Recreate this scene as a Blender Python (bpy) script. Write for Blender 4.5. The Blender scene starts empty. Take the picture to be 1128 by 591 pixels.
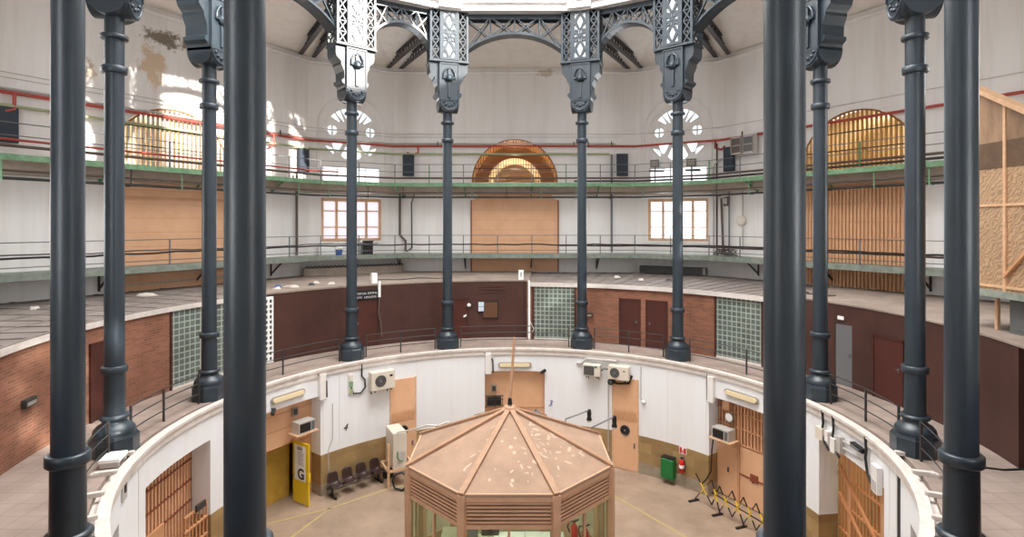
import bpy, bmesh, math, random
from mathutils import Vector, Matrix
random.seed(7)
S = bpy.context.scene
COL = S.collection
rad = math.radians
sin = lambda a: math.sin(rad(a))
cos = lambda a: math.cos(rad(a))

# ------------------------------------------------------------------ materials
def lin(c):
    r = []
    for v in c[:3]:
        v /= 255.0
        r.append(v / 12.92 if v <= 0.04045 else ((v + 0.055) / 1.055) ** 2.4)
    return (*r, 1)

MATS = {}
def mat(name, c, rough=.6, metal=0.0, var=0.0, c2=None, scale=3.0, bump=0.0, bscale=20.0, emit=0.0, spec=.5, stretch=None, lo=.35, hi=.65):
    if name in MATS: return MATS[name]
    m = bpy.data.materials.new(name); m.use_nodes = True
    nt = m.node_tree; b = nt.nodes['Principled BSDF']
    b.inputs['Roughness'].default_value = rough
    b.inputs['Metallic'].default_value = metal
    b.inputs['Specular IOR Level'].default_value = spec
    L = nt.links
    col = lin(c)
    b.inputs['Base Color'].default_value = col
    if c2 is not None or var or bump:
        tc = nt.nodes.new('ShaderNodeTexCoord')
        vec = tc.outputs['Object']
        if stretch:
            mp = nt.nodes.new('ShaderNodeMapping'); mp.inputs['Scale'].default_value = stretch
            L.new(vec, mp.inputs['Vector']); vec = mp.outputs['Vector']
    if c2 is not None or var:
        if c2 is None: c2 = tuple(max(0, v * (1 - var)) for v in c)
        n = nt.nodes.new('ShaderNodeTexNoise'); n.inputs['Scale'].default_value = scale
        n.inputs['Detail'].default_value = 6; n.inputs['Roughness'].default_value = .65
        L.new(vec, n.inputs['Vector'])
        r = nt.nodes.new('ShaderNodeValToRGB')
        r.color_ramp.elements[0].position = lo; r.color_ramp.elements[0].color = lin(c2)
        r.color_ramp.elements[1].position = hi; r.color_ramp.elements[1].color = col
        L.new(n.outputs['Fac'], r.inputs['Fac']); L.new(r.outputs['Color'], b.inputs['Base Color'])
    if bump:
        n2 = nt.nodes.new('ShaderNodeTexNoise'); n2.inputs['Scale'].default_value = bscale; n2.inputs['Detail'].default_value = 4
        L.new(vec, n2.inputs['Vector'])
        bp = nt.nodes.new('ShaderNodeBump'); bp.inputs['Strength'].default_value = bump; bp.inputs['Distance'].default_value = .02
        L.new(n2.outputs['Fac'], bp.inputs['Height']); L.new(bp.outputs['Normal'], b.inputs['Normal'])
    if emit:
        b.inputs['Emission Color'].default_value = col; b.inputs['Emission Strength'].default_value = emit
    MATS[name] = m
    return m

def cyl_coords(nt, radius):
    """wrap a flat pattern round the hall: (azimuth * radius, height)"""
    L = nt.links
    g = nt.nodes.new('ShaderNodeNewGeometry'); s = nt.nodes.new('ShaderNodeSeparateXYZ')
    L.new(g.outputs['Position'], s.inputs[0])
    a = nt.nodes.new('ShaderNodeMath'); a.operation = 'ARCTAN2'
    L.new(s.outputs['X'], a.inputs[0]); L.new(s.outputs['Y'], a.inputs[1])
    m = nt.nodes.new('ShaderNodeMath'); m.operation = 'MULTIPLY'; m.inputs[1].default_value = radius
    L.new(a.outputs[0], m.inputs[0])
    c = nt.nodes.new('ShaderNodeCombineXYZ')
    L.new(m.outputs[0], c.inputs['X']); L.new(s.outputs['Z'], c.inputs['Y'])
    return c.outputs[0], s

def brick_mat(name, c1, c2, cm, radius, bw, bh, mortar, offset=.5, rough=.8, bump=.4, flat=False, spec=.3):
    m = bpy.data.materials.new(name); m.use_nodes = True; nt = m.node_tree; L = nt.links
    b = nt.nodes['Principled BSDF']; b.inputs['Roughness'].default_value = rough; b.inputs['Specular IOR Level'].default_value = spec
    t = nt.nodes.new('ShaderNodeTexBrick')
    if flat:
        g = nt.nodes.new('ShaderNodeNewGeometry'); vec = g.outputs['Position']
    else:
        vec, _ = cyl_coords(nt, radius)
    L.new(vec, t.inputs['Vector'])
    t.offset = offset
    t.inputs['Color1'].default_value = lin(c1); t.inputs['Color2'].default_value = lin(c2); t.inputs['Mortar'].default_value = lin(cm)
    t.inputs['Scale'].default_value = 1; t.inputs['Brick Width'].default_value = bw; t.inputs['Row Height'].default_value = bh
    t.inputs['Mortar Size'].default_value = mortar; t.inputs['Mortar Smooth'].default_value = .2; t.inputs['Bias'].default_value = 0
    n = nt.nodes.new('ShaderNodeTexNoise'); n.inputs['Scale'].default_value = 1.3; n.inputs['Detail'].default_value = 5
    g2 = nt.nodes.new('ShaderNodeNewGeometry'); L.new(g2.outputs['Position'], n.inputs['Vector'])
    mr = nt.nodes.new('ShaderNodeMapRange'); mr.inputs['From Min'].default_value = .3; mr.inputs['From Max'].default_value = .7
    mr.inputs['To Min'].default_value = .78; mr.inputs['To Max'].default_value = 1.08
    L.new(n.outputs['Fac'], mr.inputs['Value'])
    mx = nt.nodes.new('ShaderNodeVectorMath'); mx.operation = 'MULTIPLY'
    L.new(t.outputs['Color'], mx.inputs[0]); L.new(mr.outputs[0], mx.inputs[1])
    L.new(mx.outputs[0], b.inputs['Base Color'])
    if bump:
        bp = nt.nodes.new('ShaderNodeBump'); bp.inputs['Strength'].default_value = bump; bp.inputs['Distance'].default_value = .01; bp.invert = True
        L.new(t.outputs['Fac'], bp.inputs['Height']); L.new(bp.outputs['Normal'], b.inputs['Normal'])
    MATS[name] = m
    return m

def plaster_mat(name, base, dirt, stain_pts=(), rough=.85):
    """limewashed wall: faint vertical runs, blotches and, where given, peeled stains of their own shape"""
    m = bpy.data.materials.new(name); m.use_nodes = True; nt = m.node_tree; L = nt.links
    b = nt.nodes['Principled BSDF']; b.inputs['Roughness'].default_value = rough; b.inputs['Specular IOR Level'].default_value = .2
    g = nt.nodes.new('ShaderNodeNewGeometry')
    mp = nt.nodes.new('ShaderNodeMapping'); mp.inputs['Scale'].default_value = (1.6, 1.6, .12)
    L.new(g.outputs['Position'], mp.inputs['Vector'])
    n = nt.nodes.new('ShaderNodeTexNoise'); n.inputs['Scale'].default_value = 1.2; n.inputs['Detail'].default_value = 8; n.inputs['Roughness'].default_value = .7
    L.new(mp.outputs[0], n.inputs['Vector'])
    r = nt.nodes.new('ShaderNodeValToRGB')
    r.color_ramp.elements[0].position = .3; r.color_ramp.elements[0].color = lin(dirt)
    r.color_ramp.elements[1].position = .55; r.color_ramp.elements[1].color = lin(base)
    L.new(n.outputs['Fac'], r.inputs['Fac'])
    out = r.outputs['Color']
    for (px, py, pz, rr, zz, c) in stain_pts:
        sub = nt.nodes.new('ShaderNodeVectorMath'); sub.operation = 'SUBTRACT'; sub.inputs[1].default_value = (px, py, pz)
        L.new(g.outputs['Position'], sub.inputs[0])
        sc = nt.nodes.new('ShaderNodeVectorMath'); sc.operation = 'MULTIPLY'; sc.inputs[1].default_value = (1 / rr, 1 / rr, 1 / zz)
        L.new(sub.outputs[0], sc.inputs[0])
        ln = nt.nodes.new('ShaderNodeVectorMath'); ln.operation = 'LENGTH'; L.new(sc.outputs[0], ln.inputs[0])
        n3 = nt.nodes.new('ShaderNodeTexNoise'); n3.inputs['Scale'].default_value = 2.2; n3.inputs['Detail'].default_value = 9; n3.inputs['Roughness'].default_value = .75
        L.new(g.outputs['Position'], n3.inputs['Vector'])
        ml = nt.nodes.new('ShaderNodeMath'); ml.operation = 'MULTIPLY_ADD'; ml.inputs[1].default_value = 2.4
        L.new(n3.outputs['Fac'], ml.inputs[0])
        sb = nt.nodes.new('ShaderNodeMath'); sb.operation = 'MULTIPLY'; sb.inputs[1].default_value = -1
        L.new(ln.outputs['Value'], sb.inputs[0]); L.new(sb.outputs[0], ml.inputs[2])
        mr = nt.nodes.new('ShaderNodeMapRange'); mr.inputs['From Min'].default_value = .62; mr.inputs['From Max'].default_value = .85
        L.new(ml.outputs[0], mr.inputs['Value'])
        mx = nt.nodes.new('ShaderNodeMix'); mx.data_type = 'RGBA'
        L.new(mr.outputs[0], mx.inputs[0]); L.new(out, mx.inputs[6]); mx.inputs[7].default_value = lin(c)
        out = mx.outputs[2]
    L.new(out, b.inputs['Base Color'])
    MATS[name] = m
    return m

def screen_mat(name, c1, c2, scale, dist):
    m = bpy.data.materials.new(name); m.use_nodes = True; nt = m.node_tree; L = nt.links
    b = nt.nodes['Principled BSDF']; b.inputs['Roughness'].default_value = .45; b.inputs['Metallic'].default_value = .3
    g = nt.nodes.new('ShaderNodeNewGeometry')
    w = nt.nodes.new('ShaderNodeTexWave'); w.inputs['Scale'].default_value = scale; w.inputs['Distortion'].default_value = dist
    w.inputs['Detail'].default_value = 2; w.inputs['Detail Scale'].default_value = 1.2; w.bands_direction = 'DIAGONAL'
    L.new(g.outputs['Position'], w.inputs['Vector'])
    r = nt.nodes.new('ShaderNodeValToRGB'); r.color_ramp.elements[0].color = lin(c1); r.color_ramp.elements[1].color = lin(c2)
    L.new(w.outputs['Fac'], r.inputs['Fac']); L.new(r.outputs['Color'], b.inputs['Base Color'])
    MATS[name] = m
    return m

def glass_mat(name, c, alpha_mix=.15, rough=.05):
    m = bpy.data.materials.new(name); m.use_nodes = True; nt = m.node_tree; L = nt.links
    for n in list(nt.nodes): nt.nodes.remove(n)
    o = nt.nodes.new('ShaderNodeOutputMaterial'); t = nt.nodes.new('ShaderNodeBsdfTransparent'); t.inputs[0].default_value = lin(c)
    g = nt.nodes.new('ShaderNodeBsdfGlossy'); g.inputs['Roughness'].default_value = rough
    mx = nt.nodes.new('ShaderNodeMixShader'); mx.inputs[0].default_value = alpha_mix
    L.new(t.outputs[0], mx.inputs[1]); L.new(g.outputs[0], mx.inputs[2]); L.new(mx.outputs[0], o.inputs[0])
    MATS[name] = m
    return m

def pane_mat(name, c, trans=.6):
    """obscured window pane: daylight from outside comes through diffused"""
    m = bpy.data.materials.new(name); m.use_nodes = True; nt = m.node_tree; L = nt.links
    for n in list(nt.nodes): nt.nodes.remove(n)
    o = nt.nodes.new('ShaderNodeOutputMaterial'); t = nt.nodes.new('ShaderNodeBsdfTranslucent'); t.inputs[0].default_value = lin(c)
    g = nt.nodes.new('ShaderNodeBsdfTransparent'); g.inputs[0].default_value = lin(c)
    mx = nt.nodes.new('ShaderNodeMixShader'); mx.inputs[0].default_value = trans
    L.new(g.outputs[0], mx.inputs[1]); L.new(t.outputs[0], mx.inputs[2]); L.new(mx.outputs[0], o.inputs[0])
    MATS[name] = m
    return m

IRON = mat('slate_iron', (43, 54, 63), .36, .0, c2=(36, 46, 54), scale=1.2, bump=.12, bscale=60, spec=.55)
IRONK = mat('slate_iron_dust', (104, 98, 92), .7)
WHITE = plaster_mat('limewash', (234, 232, 230), (224, 220, 216), [(-14.35, 7.9, 17.6, 1.5, .75, (132, 122, 110)), (-14.6, 7.4, 16.4, .95, 1.5, (212, 190, 164)), (-15.6, 5.4, 15.6, .5, .9, (190, 176, 160)), (1.7, 16.37, 18.5, .9, .4, (204, 192, 176))])
WHITE2 = plaster_mat('white_paint_lower', (230, 231, 233), (226, 226, 226))
CEIL = plaster_mat('ceiling_plaster', (230, 225, 218), (220, 212, 204))
TRIMW = mat('white_stone_trim', (222, 218, 214), .6, var=.12, scale=4)
KERB = mat('kerb_white', (216, 208, 202), .6, c2=(200, 190, 182), scale=3)
PEACH = mat('peach_paint', (224, 178, 142), .55, c2=(216, 168, 130), scale=1.5)
PEACH2 = mat('peach_paint_deep', (204, 154, 114), .5, c2=(194, 142, 102), scale=2)
PWOOD = mat('peach_joinery', (220, 178, 140), .5, var=.1, scale=6)
BROWN = mat('brown_board', (78, 51, 44), .5, c2=(68, 44, 38), scale=.9, bump=.1, bscale=5, spec=.3)
BROWND = mat('brown_door', (78, 42, 34), .45, c2=(68, 36, 30), scale=2, spec=.35)
REDDOOR = mat('oxide_red_door', (80, 42, 35), .5, spec=.3)
RUST = mat('rust_brown', (132, 66, 44), .6)
BRICK = brick_mat('brickwork', (152, 98, 74), (126, 80, 60), (138, 108, 92), 11.4, .30, .075, .012)
GBLOCK = brick_mat('glass_block', (104, 114, 108), (84, 94, 90), (158, 168, 156), 11.0, .2, .2, .024, offset=0, rough=.25, bump=.8, spec=.6)
DADO = brick_mat('ochre_stone', (166, 138, 94), (146, 118, 80), (150, 124, 88), 9.0, .9, .42, .012, rough=.7, bump=.2)
SKIRT = mat('grey_skirting', (160, 146, 128), .7, var=.15)
TILE = brick_mat('gallery_tile', (160, 144, 134), (152, 136, 126), (138, 122, 112), 1, .45, .45, .01, offset=0, rough=.7, bump=.15, flat=True)
TERR = mat('worn_terrazzo', (162, 140, 120), .5, c2=(138, 118, 100), scale=.9, bump=.06, bscale=30)
YELL = mat('yellow_line', (178, 158, 100), .6, c2=(164, 146, 116), scale=6)
YDOOR = mat('yellow_leaf', (226, 190, 30), .4)
MUST = mat('mustard_board', (196, 156, 62), .6, var=.12, scale=3)
ROOFG = mat('shed_roof_sheet', (140, 130, 124), .8, c2=(116, 106, 100), scale=1.1, bump=.3, bscale=4)
ROOFD = mat('shed_roof_dust', (156, 140, 128), .9, c2=(132, 118, 108), scale=1.3, bump=.2, bscale=6)
GREEN = mat('green_paint', (136, 176, 140), .55, c2=(104, 146, 110), scale=5)
GREEND = mat('green_paint_dark', (72, 128, 84), .55)
GREYG = mat('grey_green_edge', (142, 150, 140), .6, c2=(116, 124, 114), scale=4)
BEIGE = mat('catwalk_soffit', (186, 172, 158), .8, var=.12, scale=2)
STEEL = mat('grey_steel', (116, 118, 120), .45, .3)
STEELD = mat('dark_steel', (62, 60, 60), .5, .2)
CABLE = mat('black_cable', (30, 28, 28), .6)
CONDB = mat('brown_conduit', (92, 78, 70), .6)
REDP = mat('red_pipe', (172, 70, 60), .45)
OLIVE = mat('olive_pipe', (158, 166, 128), .5)
CONDW = mat('white_conduit', (226, 222, 218), .5)
CONDG = mat('grey_conduit', (182, 178, 174), .5)
BLACK = mat('black_plastic', (26, 26, 28), .4)
SPK = mat('slate_speaker', (44, 54, 66), .7)
GOLD = mat('gold_bars', (176, 130, 66), .5, .2)
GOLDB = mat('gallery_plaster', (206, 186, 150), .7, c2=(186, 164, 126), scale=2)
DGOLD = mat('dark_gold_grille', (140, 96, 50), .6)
SLAT = mat('orange_slat', (212, 166, 124), .5)
OXIDE = mat('orange_gate_bar', (196, 136, 92), .5)
ACW = mat('aged_white_casing', (214, 204, 190), .5)
ACG = mat('dark_fan_grille', (70, 66, 60), .6)
DIFF = mat('lamp_diffuser', (226, 208, 170), .4)
LFRAME = mat('lamp_frame', (150, 142, 132), .5)
SEAT = mat('brown_plastic_seat', (52, 34, 30), .35)
GRNB = mat('green_cabinet', (18, 110, 52), .4)
REDX = mat('extinguisher_red', (196, 30, 30), .3)
WSIGN = mat('white_sign', (236, 236, 234), .5)
BSIGN = mat('pale_blue_sheet', (196, 214, 226), .5)
BLUE = mat('blue_paint', (60, 96, 168), .5)
BOARD = mat('notice_board', (92, 60, 34), .6)
KROOF = mat('kiosk_roof_felt', (166, 136, 114), .85, c2=(144, 118, 98), scale=1.3, bump=.2, bscale=20)
KPEEL = mat('kiosk_roof_flake', (188, 164, 144), .8)
KRIB = mat('kiosk_rib', (170, 134, 106), .6, c2=(156, 120, 94), scale=4)
KFR = mat('kiosk_frame', (204, 162, 132), .5, var=.06, scale=3)
KDARK = mat('kiosk_louvre_gap', (70, 46, 34), .8)
KIN = mat('kiosk_lining', (206, 202, 176), .6)
GLASSK = glass_mat('kiosk_glass', (236, 243, 234), .06)
GLASSC = glass_mat('lantern_glass', (240, 244, 246), .08)
PANEW = pane_mat('frosted_pane', (250, 250, 250), .7)
PANEP = pane_mat('curtained_pane', (218, 210, 211), .98)
WPAN = mat('white_tracery_panel', (244, 246, 248), .5)
STONEW = mat('lantern_white', (232, 230, 228), .6, var=.08, scale=2)
MICRO = mat('appliance_silver', (190, 186, 180), .4, .2)
TEAL = mat('chair_teal', (60, 84, 92), .6)
ASH = mat('grey_cabinet', (96, 98, 98), .5)
PAPER = mat('rubble_paper', (214, 206, 196), .9)
SCRM = screen_mat('gold_perforated_screen', (160, 130, 102), (200, 166, 130), 4.5, 11)
SCRD = mat('bronze_sheet', (104, 80, 58), .6, c2=(84, 62, 44), scale=3)
SCRT = mat('scratched_sheet', (160, 130, 102), .5, c2=(120, 94, 70), scale=2, stretch=(1, 1, .35))

# ------------------------------------------------------------------ mesh builder
def adopt(o, parent):
    o.parent = parent
    if parent.type == 'EMPTY': o.matrix_parent_inverse = Matrix.Translation(-Vector(parent.location))
class MB:
    def __init__(s): s.v = []; s.f = []; s.mi = []; s.sm = []; s.cur = 0; s.smooth = False
    def add(s, vs, fs, smooth=None):
        o = len(s.v); s.v += [tuple(p) for p in vs]
        for f in fs:
            s.f.append([i + o for i in f]); s.mi.append(s.cur); s.sm.append(s.smooth if smooth is None else smooth)
        return s
    def hexa(s, p):           # 8 points, bottom 4 ccw then top 4
        return s.add(p, [(3, 2, 1, 0), (4, 5, 6, 7), (0, 1, 5, 4), (1, 2, 6, 5), (2, 3, 7, 6), (3, 0, 4, 7)], False)
    def box(s, x0, x1, y0, y1, z0, z1, fr=None):
        p = [(x0, y0, z0), (x1, y0, z0), (x1, y1, z0), (x0, y1, z0), (x0, y0, z1), (x1, y0, z1), (x1, y1, z1), (x0, y1, z1)]
        if fr: p = [fr(*q) for q in p]
        return s.hexa(p)
    def bar(s, p, q, w, h=None, up=(0, 0, 1)):
        h = h or w; p = Vector(p); q = Vector(q); d = (q - p)
        if d.length < 1e-6: return s
        d.normalize(); u = Vector(up)
        if abs(d.dot(u)) > .98: u = Vector((1, 0, 0)) if abs(d.x) < .9 else Vector((0, 1, 0))
        a = d.cross(u).normalized() * (w / 2); b = a.cross(d).normalized() * (h / 2)
        return s.hexa([p - a - b, p + a - b, q + a - b, q - a - b, p - a + b, p + a + b, q + a + b, q - a + b])
    def tube(s, pts, r, n=8, caps=True, closed=False):
        pts = [Vector(p) for p in pts]; N = len(pts); vs = []; fs = []
        prev = None
        for i, p in enumerate(pts):
            if closed: d = pts[(i + 1) % N] - pts[i - 1]
            else: d = pts[min(i + 1, N - 1)] - pts[max(i - 1, 0)]
            d.normalize()
            if prev is None:
                u = Vector((0, 0, 1)) if abs(d.z) < .95 else Vector((1, 0, 0))
                a = d.cross(u).normalized()
            else:
                a = (prev - d * prev.dot(d)).normalized()
            prev = a; b = d.cross(a)
            rr = r[i] if isinstance(r, (list, tuple)) else r
            for k in range(n):
                t = 2 * math.pi * k / n
                vs.append(p + a * (rr * math.cos(t)) + b * (rr * math.sin(t)))
        M = N if closed else N - 1
        for i in range(M):
            j = (i + 1) % N
            for k in range(n):
                k2 = (k + 1) % n
                fs.append((i * n + k, i * n + k2, j * n + k2, j * n + k))
        s.add(vs, fs, n > 5)
        if caps and not closed:
            s.add(vs[:n], [tuple(range(n))[::-1]], False); s.add(vs[-n:], [tuple(range(n))], False)
        return s
    def lathe(s, prof, c=(0, 0, 0), n=24, axis='z', smooth=True, fr=None):
        vs = []; fs = []
        for (r, z) in prof:
            for k in range(n):
                t = 2 * math.pi * (k + .5) / n
                if axis == 'z': q = (c[0] + r * math.cos(t), c[1] + r * math.sin(t), c[2] + z)
                else: q = (c[0] + r * math.cos(t), c[1] + z, c[2] + r * math.sin(t))   # axis y
                vs.append(fr(*q) if fr else q)
        m = len(prof)
        for i in range(m - 1):
            for k in range(n):
                k2 = (k + 1) % n
                fs.append((i * n + k, i * n + k2, (i + 1) * n + k2, (i + 1) * n + k))
        s.add(vs, fs, smooth)
        s.add(vs[:n], [tuple(range(n))[::-1]], False); s.add(vs[-n:], [tuple(range(n))], False)
        return s
    def prism(s, poly, fr, t0, t1):     # poly of (a, c) ; fr(a, t, c)
        n = len(poly); vs = [fr(a, t0, c) for a, c in poly] + [fr(a, t1, c) for a, c in poly]
        fs = [tuple(range(n)), tuple(range(2 * n - 1, n - 1, -1))] + [(i, i + n, (i + 1) % n + n, (i + 1) % n) for i in range(n)]
        return s.add(vs, fs, False)
    def arc(s, a0, a1, r0, r1, z0, z1, step=2.5, fr=None):
        n = max(1, int(abs(a1 - a0) / step + .5)); vs = []; fs = []
        full = abs(a1 - a0) > 359.9
        for i in range(n + (0 if full else 1)):
            a = a0 + (a1 - a0) * i / n
            for (r, z) in ((r0, z0), (r1, z0), (r1, z1), (r0, z1)):
                vs.append((r * sin(a), r * cos(a), z))
        N = n if full else n + 1
        for i in range(n):
            j = (i + 1) % N
            for k in range(4):
                k2 = (k + 1) % 4
                fs.append((i * 4 + k, i * 4 + k2, j * 4 + k2, j * 4 + k))
        if not full: fs += [(3, 2, 1, 0), tuple(N * 4 - 4 + k for k in range(4))]
        s.add(vs, fs, False)
        return s
    def build(s, name, m, parent=None, **kw):
        me = bpy.data.meshes.new(name); me.from_pydata(s.v, [], s.f)
        for x in (m if isinstance(m, (list, tuple)) else [m]): me.materials.append(x)
        me.polygons.foreach_set('material_index', s.mi); me.polygons.foreach_set('use_smooth', s.sm)
        bm = bmesh.new(); bm.from_mesh(me); bmesh.ops.recalc_face_normals(bm, faces=bm.faces); bm.to_mesh(me); bm.free()
        me.update()
        o = bpy.data.objects.new(name, me); COL.objects.link(o)
        if parent: adopt(o, parent)
        if kw.get('label'): o['label'] = kw['label']
        return o

def plate(name, outline, holes, depth, fr, m, parent=None):
    """flat sheet with pierced holes, given real thickness; outline / holes are lists of (a, c); fr(a, t, c) places it"""
    cu = bpy.data.curves.new('tmp', 'CURVE'); cu.dimensions = '2D'; cu.fill_mode = 'BOTH'; cu.extrude = depth / 2
    for poly in [outline] + holes:
        sp = cu.splines.new('POLY'); sp.points.add(len(poly) - 1)
        for i, (a, c) in enumerate(poly): sp.points[i].co = (a, c, 0, 1)
        sp.use_cyclic_u = True
    ob = bpy.data.objects.new('tmp', cu); COL.objects.link(ob)
    dg = bpy.context.evaluated_depsgraph_get()
    me = bpy.data.meshes.new_from_object(ob.evaluated_get(dg))
    bpy.data.objects.remove(ob); bpy.data.curves.remove(cu)
    for v in me.vertices: v.co = Vector(fr(v.co.x, v.co.z, v.co.y))
    me.materials.clear(); me.materials.append(m); me.name = name
    bm = bmesh.new(); bm.from_mesh(me); bmesh.ops.remove_doubles(bm, verts=bm.verts, dist=1e-5); bmesh.ops.recalc_face_normals(bm, faces=bm.faces); bm.to_mesh(me); bm.free()
    o = bpy.data.objects.new(name, me); COL.objects.link(o)
    if parent: adopt(o, parent)
    return o

def text_mesh(name, txt, size, fr, m, parent, ext=.004, bold=0.0):
    cu = bpy.data.curves.new('t', 'FONT'); cu.body = txt; cu.size = size; cu.extrude = ext; cu.align_x = 'CENTER'; cu.align_y = 'CENTER'; cu.offset = bold
    ob = bpy.data.objects.new('t', cu); COL.objects.link(ob)
    me = bpy.data.meshes.new_from_object(ob.evaluated_get(bpy.context.evaluated_depsgraph_get()))
    bpy.data.objects.remove(ob); bpy.data.curves.remove(cu)
    for v in me.vertices: v.co = Vector(fr(v.co.x, v.co.z, v.co.y))
    me.materials.clear(); me.materials.append(m); me.name = name
    o = bpy.data.objects.new(name, me); COL.objects.link(o); adopt(o, parent)
    return o

def circ(cx, cz, r, n=20, a0=0, a1=360):
    full = abs(a1 - a0) >= 360
    return [(cx + r * math.cos(rad(a0 + (a1 - a0) * i / n)), cz + r * math.sin(rad(a0 + (a1 - a0) * i / n))) for i in range(n if full else n + 1)]

# ------------------------------------------------------------------ tagging
def thing(name, label, cat, group=None, loc=(0, 0, 0)):
    o = bpy.data.objects.new(name, None); COL.objects.link(o); o.location = loc; o.empty_display_size = .2
    o['label'] = label; o['category'] = cat
    if group: o['group'] = group
    return o
def tag(o, label, cat, group=None, kind=None):
    o['label'] = label; o['category'] = cat
    if group: o['group'] = group
    if kind: o['kind'] = kind
    return o
def struct(o): o['kind'] = 'structure'; return o
def copy_tree(o, parent=None):
    c = o.copy(); COL.objects.link(c); c.parent = parent
    for ch in list(o.children): copy_tree(ch, c)
    return c

# places: the hall's centre is the origin, azimuth 0 is the far gallery, clockwise
def H(h): return 10.0 + h                       # height measured from eye level
def PR(a, r, z): return (r * sin(a), r * cos(a), z)
def ringframe(a, r):                            # x to the right along the wall, y outwards, z up
    def fr(x, y, z): return (r * sin(a) + x * cos(a) + y * sin(a), r * cos(a) - x * sin(a) + y * cos(a), z)
    return fr
AH, AC = 16.37, 17.58                           # apothems: gallery sides, window sides
def uh(o): return ((AC - o) - (AH - o) * cos(30)) / sin(30)
def uc(o): return ((AH - o) - (AC - o) * cos(30)) / sin(30)
def W(az, u, o, z):                             # a point o in front of the outer wall of side az
    A = (AH if az % 60 == 0 else AC) - o
    return (A * sin(az) + u * cos(az), A * cos(az) - u * sin(az), z)
def wframe(az):
    def fr(u, t, z): return W(az, u, t, z)
    return fr
def ringpath(o, z):                             # twelve corners, clockwise from the left corner of the far side
    p = []
    for k in range(6):
        p += [W(60 * k, -uh(o), o, z), W(60 * k, uh(o), o, z)]
    return p
def runpath(az0, u0, az1, u1, o, z):
    """follow the walls from (az0,u0) clockwise to (az1,u1)"""
    pts = [W(az0, u0, o, z)]; a = az0
    while a < az1:
        pts.append(W(a, uh(o) if a % 60 == 0 else uc(o), o, z)); a += 30
    pts.append(W(az1, u1, o, z))
    return pts
# ================================================================== THE SETTING
GF = 4.67                                       # gallery floor level
SIDE = {0: 'far', 30: 'far_right', 60: 'right', 90: 'side_right', 120: 'near_right', 150: 'rear_right', 180: 'rear', 210: 'rear_left', 240: 'near_left', 270: 'side_left', 300: 'left', 330: 'far_left'}
# ground floor
m = MB(); n = 96; m.v = [(0, 0, 0)] + [PR(360 * i / n, 17.5, 0) for i in range(n)]
m.f = [(0, 1 + (i + 1) % n, 1 + i) for i in range(n)]; m.mi = [0] * n; m.sm = [False] * n
struct(m.build('floor', TERR))
# gallery floor: a ring between the hall and the sheds
struct(MB().arc(0, 360, 9.26, 17.6, GF - .3, GF).build('floor_gallery', TILE))
m = MB(); m.arc(0, 360, 8.94, 9.12, GF - .25, GF + .02); m.arc(0, 360, 9.12, 9.26, GF - .3, GF - .12)
m.arc(0, 360, 8.90, 8.94, GF - .06, GF + .02)
struct(m.build('trim_1', KERB))
# ground wall: openings towards the six galleries and at the sides
OPEN = [(-8.2, 8.2), (52.5, 67.5), (82, 101.5), (112, 128), (172, 188), (232, 248), (258.5, 278), (292.5, 307.5)]
solid = []; prev = 8.2
for a0, a1 in OPEN[1:] + [(351.8, 368.2)]:
    solid.append((prev, a0)); prev = a1
m = MB()
for a0, a1 in solid:
    m.cur = 0; m.arc(a0, a1, 9.0, 9.6, 1.5, GF - .25)
    m.cur = 1; m.arc(a0, a1, 8.985, 9.6, .42, 1.5)
    m.cur = 2; m.arc(a0, a1, 8.97, 9.6, 0, .42)
m.cur = 0
for a0, a1 in OPEN: m.arc(a0, a1, 9.0, 9.6, 3.7, GF - .25)
struct(m.build('wall_hall', [WHITE2, DADO, SKIRT]))
# narrow boarded doors at 30 degrees either side
def hall_door(a, num, tilt):
    fr = ringframe(a, 8.95)
    m = MB(); m.box(-.5, .5, 0, .06, .02, 3.72, fr); o = m.build('door_%d' % num, PEACH); struct(o)
    m = MB(); m.box(-.47, .47, -.015, .01, 2.02, 2.36, fr); vb = m.build('vent_panel', PEACH2, o)
    m = MB()
    for i in range(9):
        x = -.44 + i * .1
        m.bar(fr(x, -.02, 2.04), fr(x + (.1 if tilt else 0.0), -.02, 2.34), .02)
    m.build('vent_slat', PWOOD, vb)
    m = MB(); m.lathe([(.17, -.03), (.17, 0.0)], (0, 0, 1.62), 24, 'y', fr=fr); rw = m.build('round_window', BLACK, o)
    m = MB(); m.lathe([(.21, -.02), (.19, -.045), (.16, -.045), (.16, -.01)], (0, 0, 1.62), 24, 'y', fr=fr); m.build('round_rim', STEELD, o)
    m = MB(); m.lathe([(.035, -.05), (.035, -.03)], (0, 0, 1.62), 12, 'y', fr=fr); m.build('rim_boss', LFRAME, rw)
    m = MB(); m.box(.36, .42, -.04, 0, .95, 1.15, fr); m.build('door_handle', STEEL, o)
    m = MB(); m.box(-.56, -.5, -.01, .06, 0, 3.74, fr); m.box(.5, .56, -.01, .06, 0, 3.74, fr); m.box(-.56, .56, -.012, .06, 2.4, 2.44, fr); m.build('door_frame', PWOOD, o)
hall_door(-30.5, 1, False); hall_door(30.2, 2, True)
# pilaster joints in the white wall
m = MB()
for a in (-47.5, -26.6, 26.0, 34.4, 41.5, 51.8, -51.8, 103.5, -104, 106):
    m.box(-.012, .012, -.012, .02, 1.55, GF - .3, ringframe(a, 9.0))
struct(m.build('trim_2', CONDW))

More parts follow.
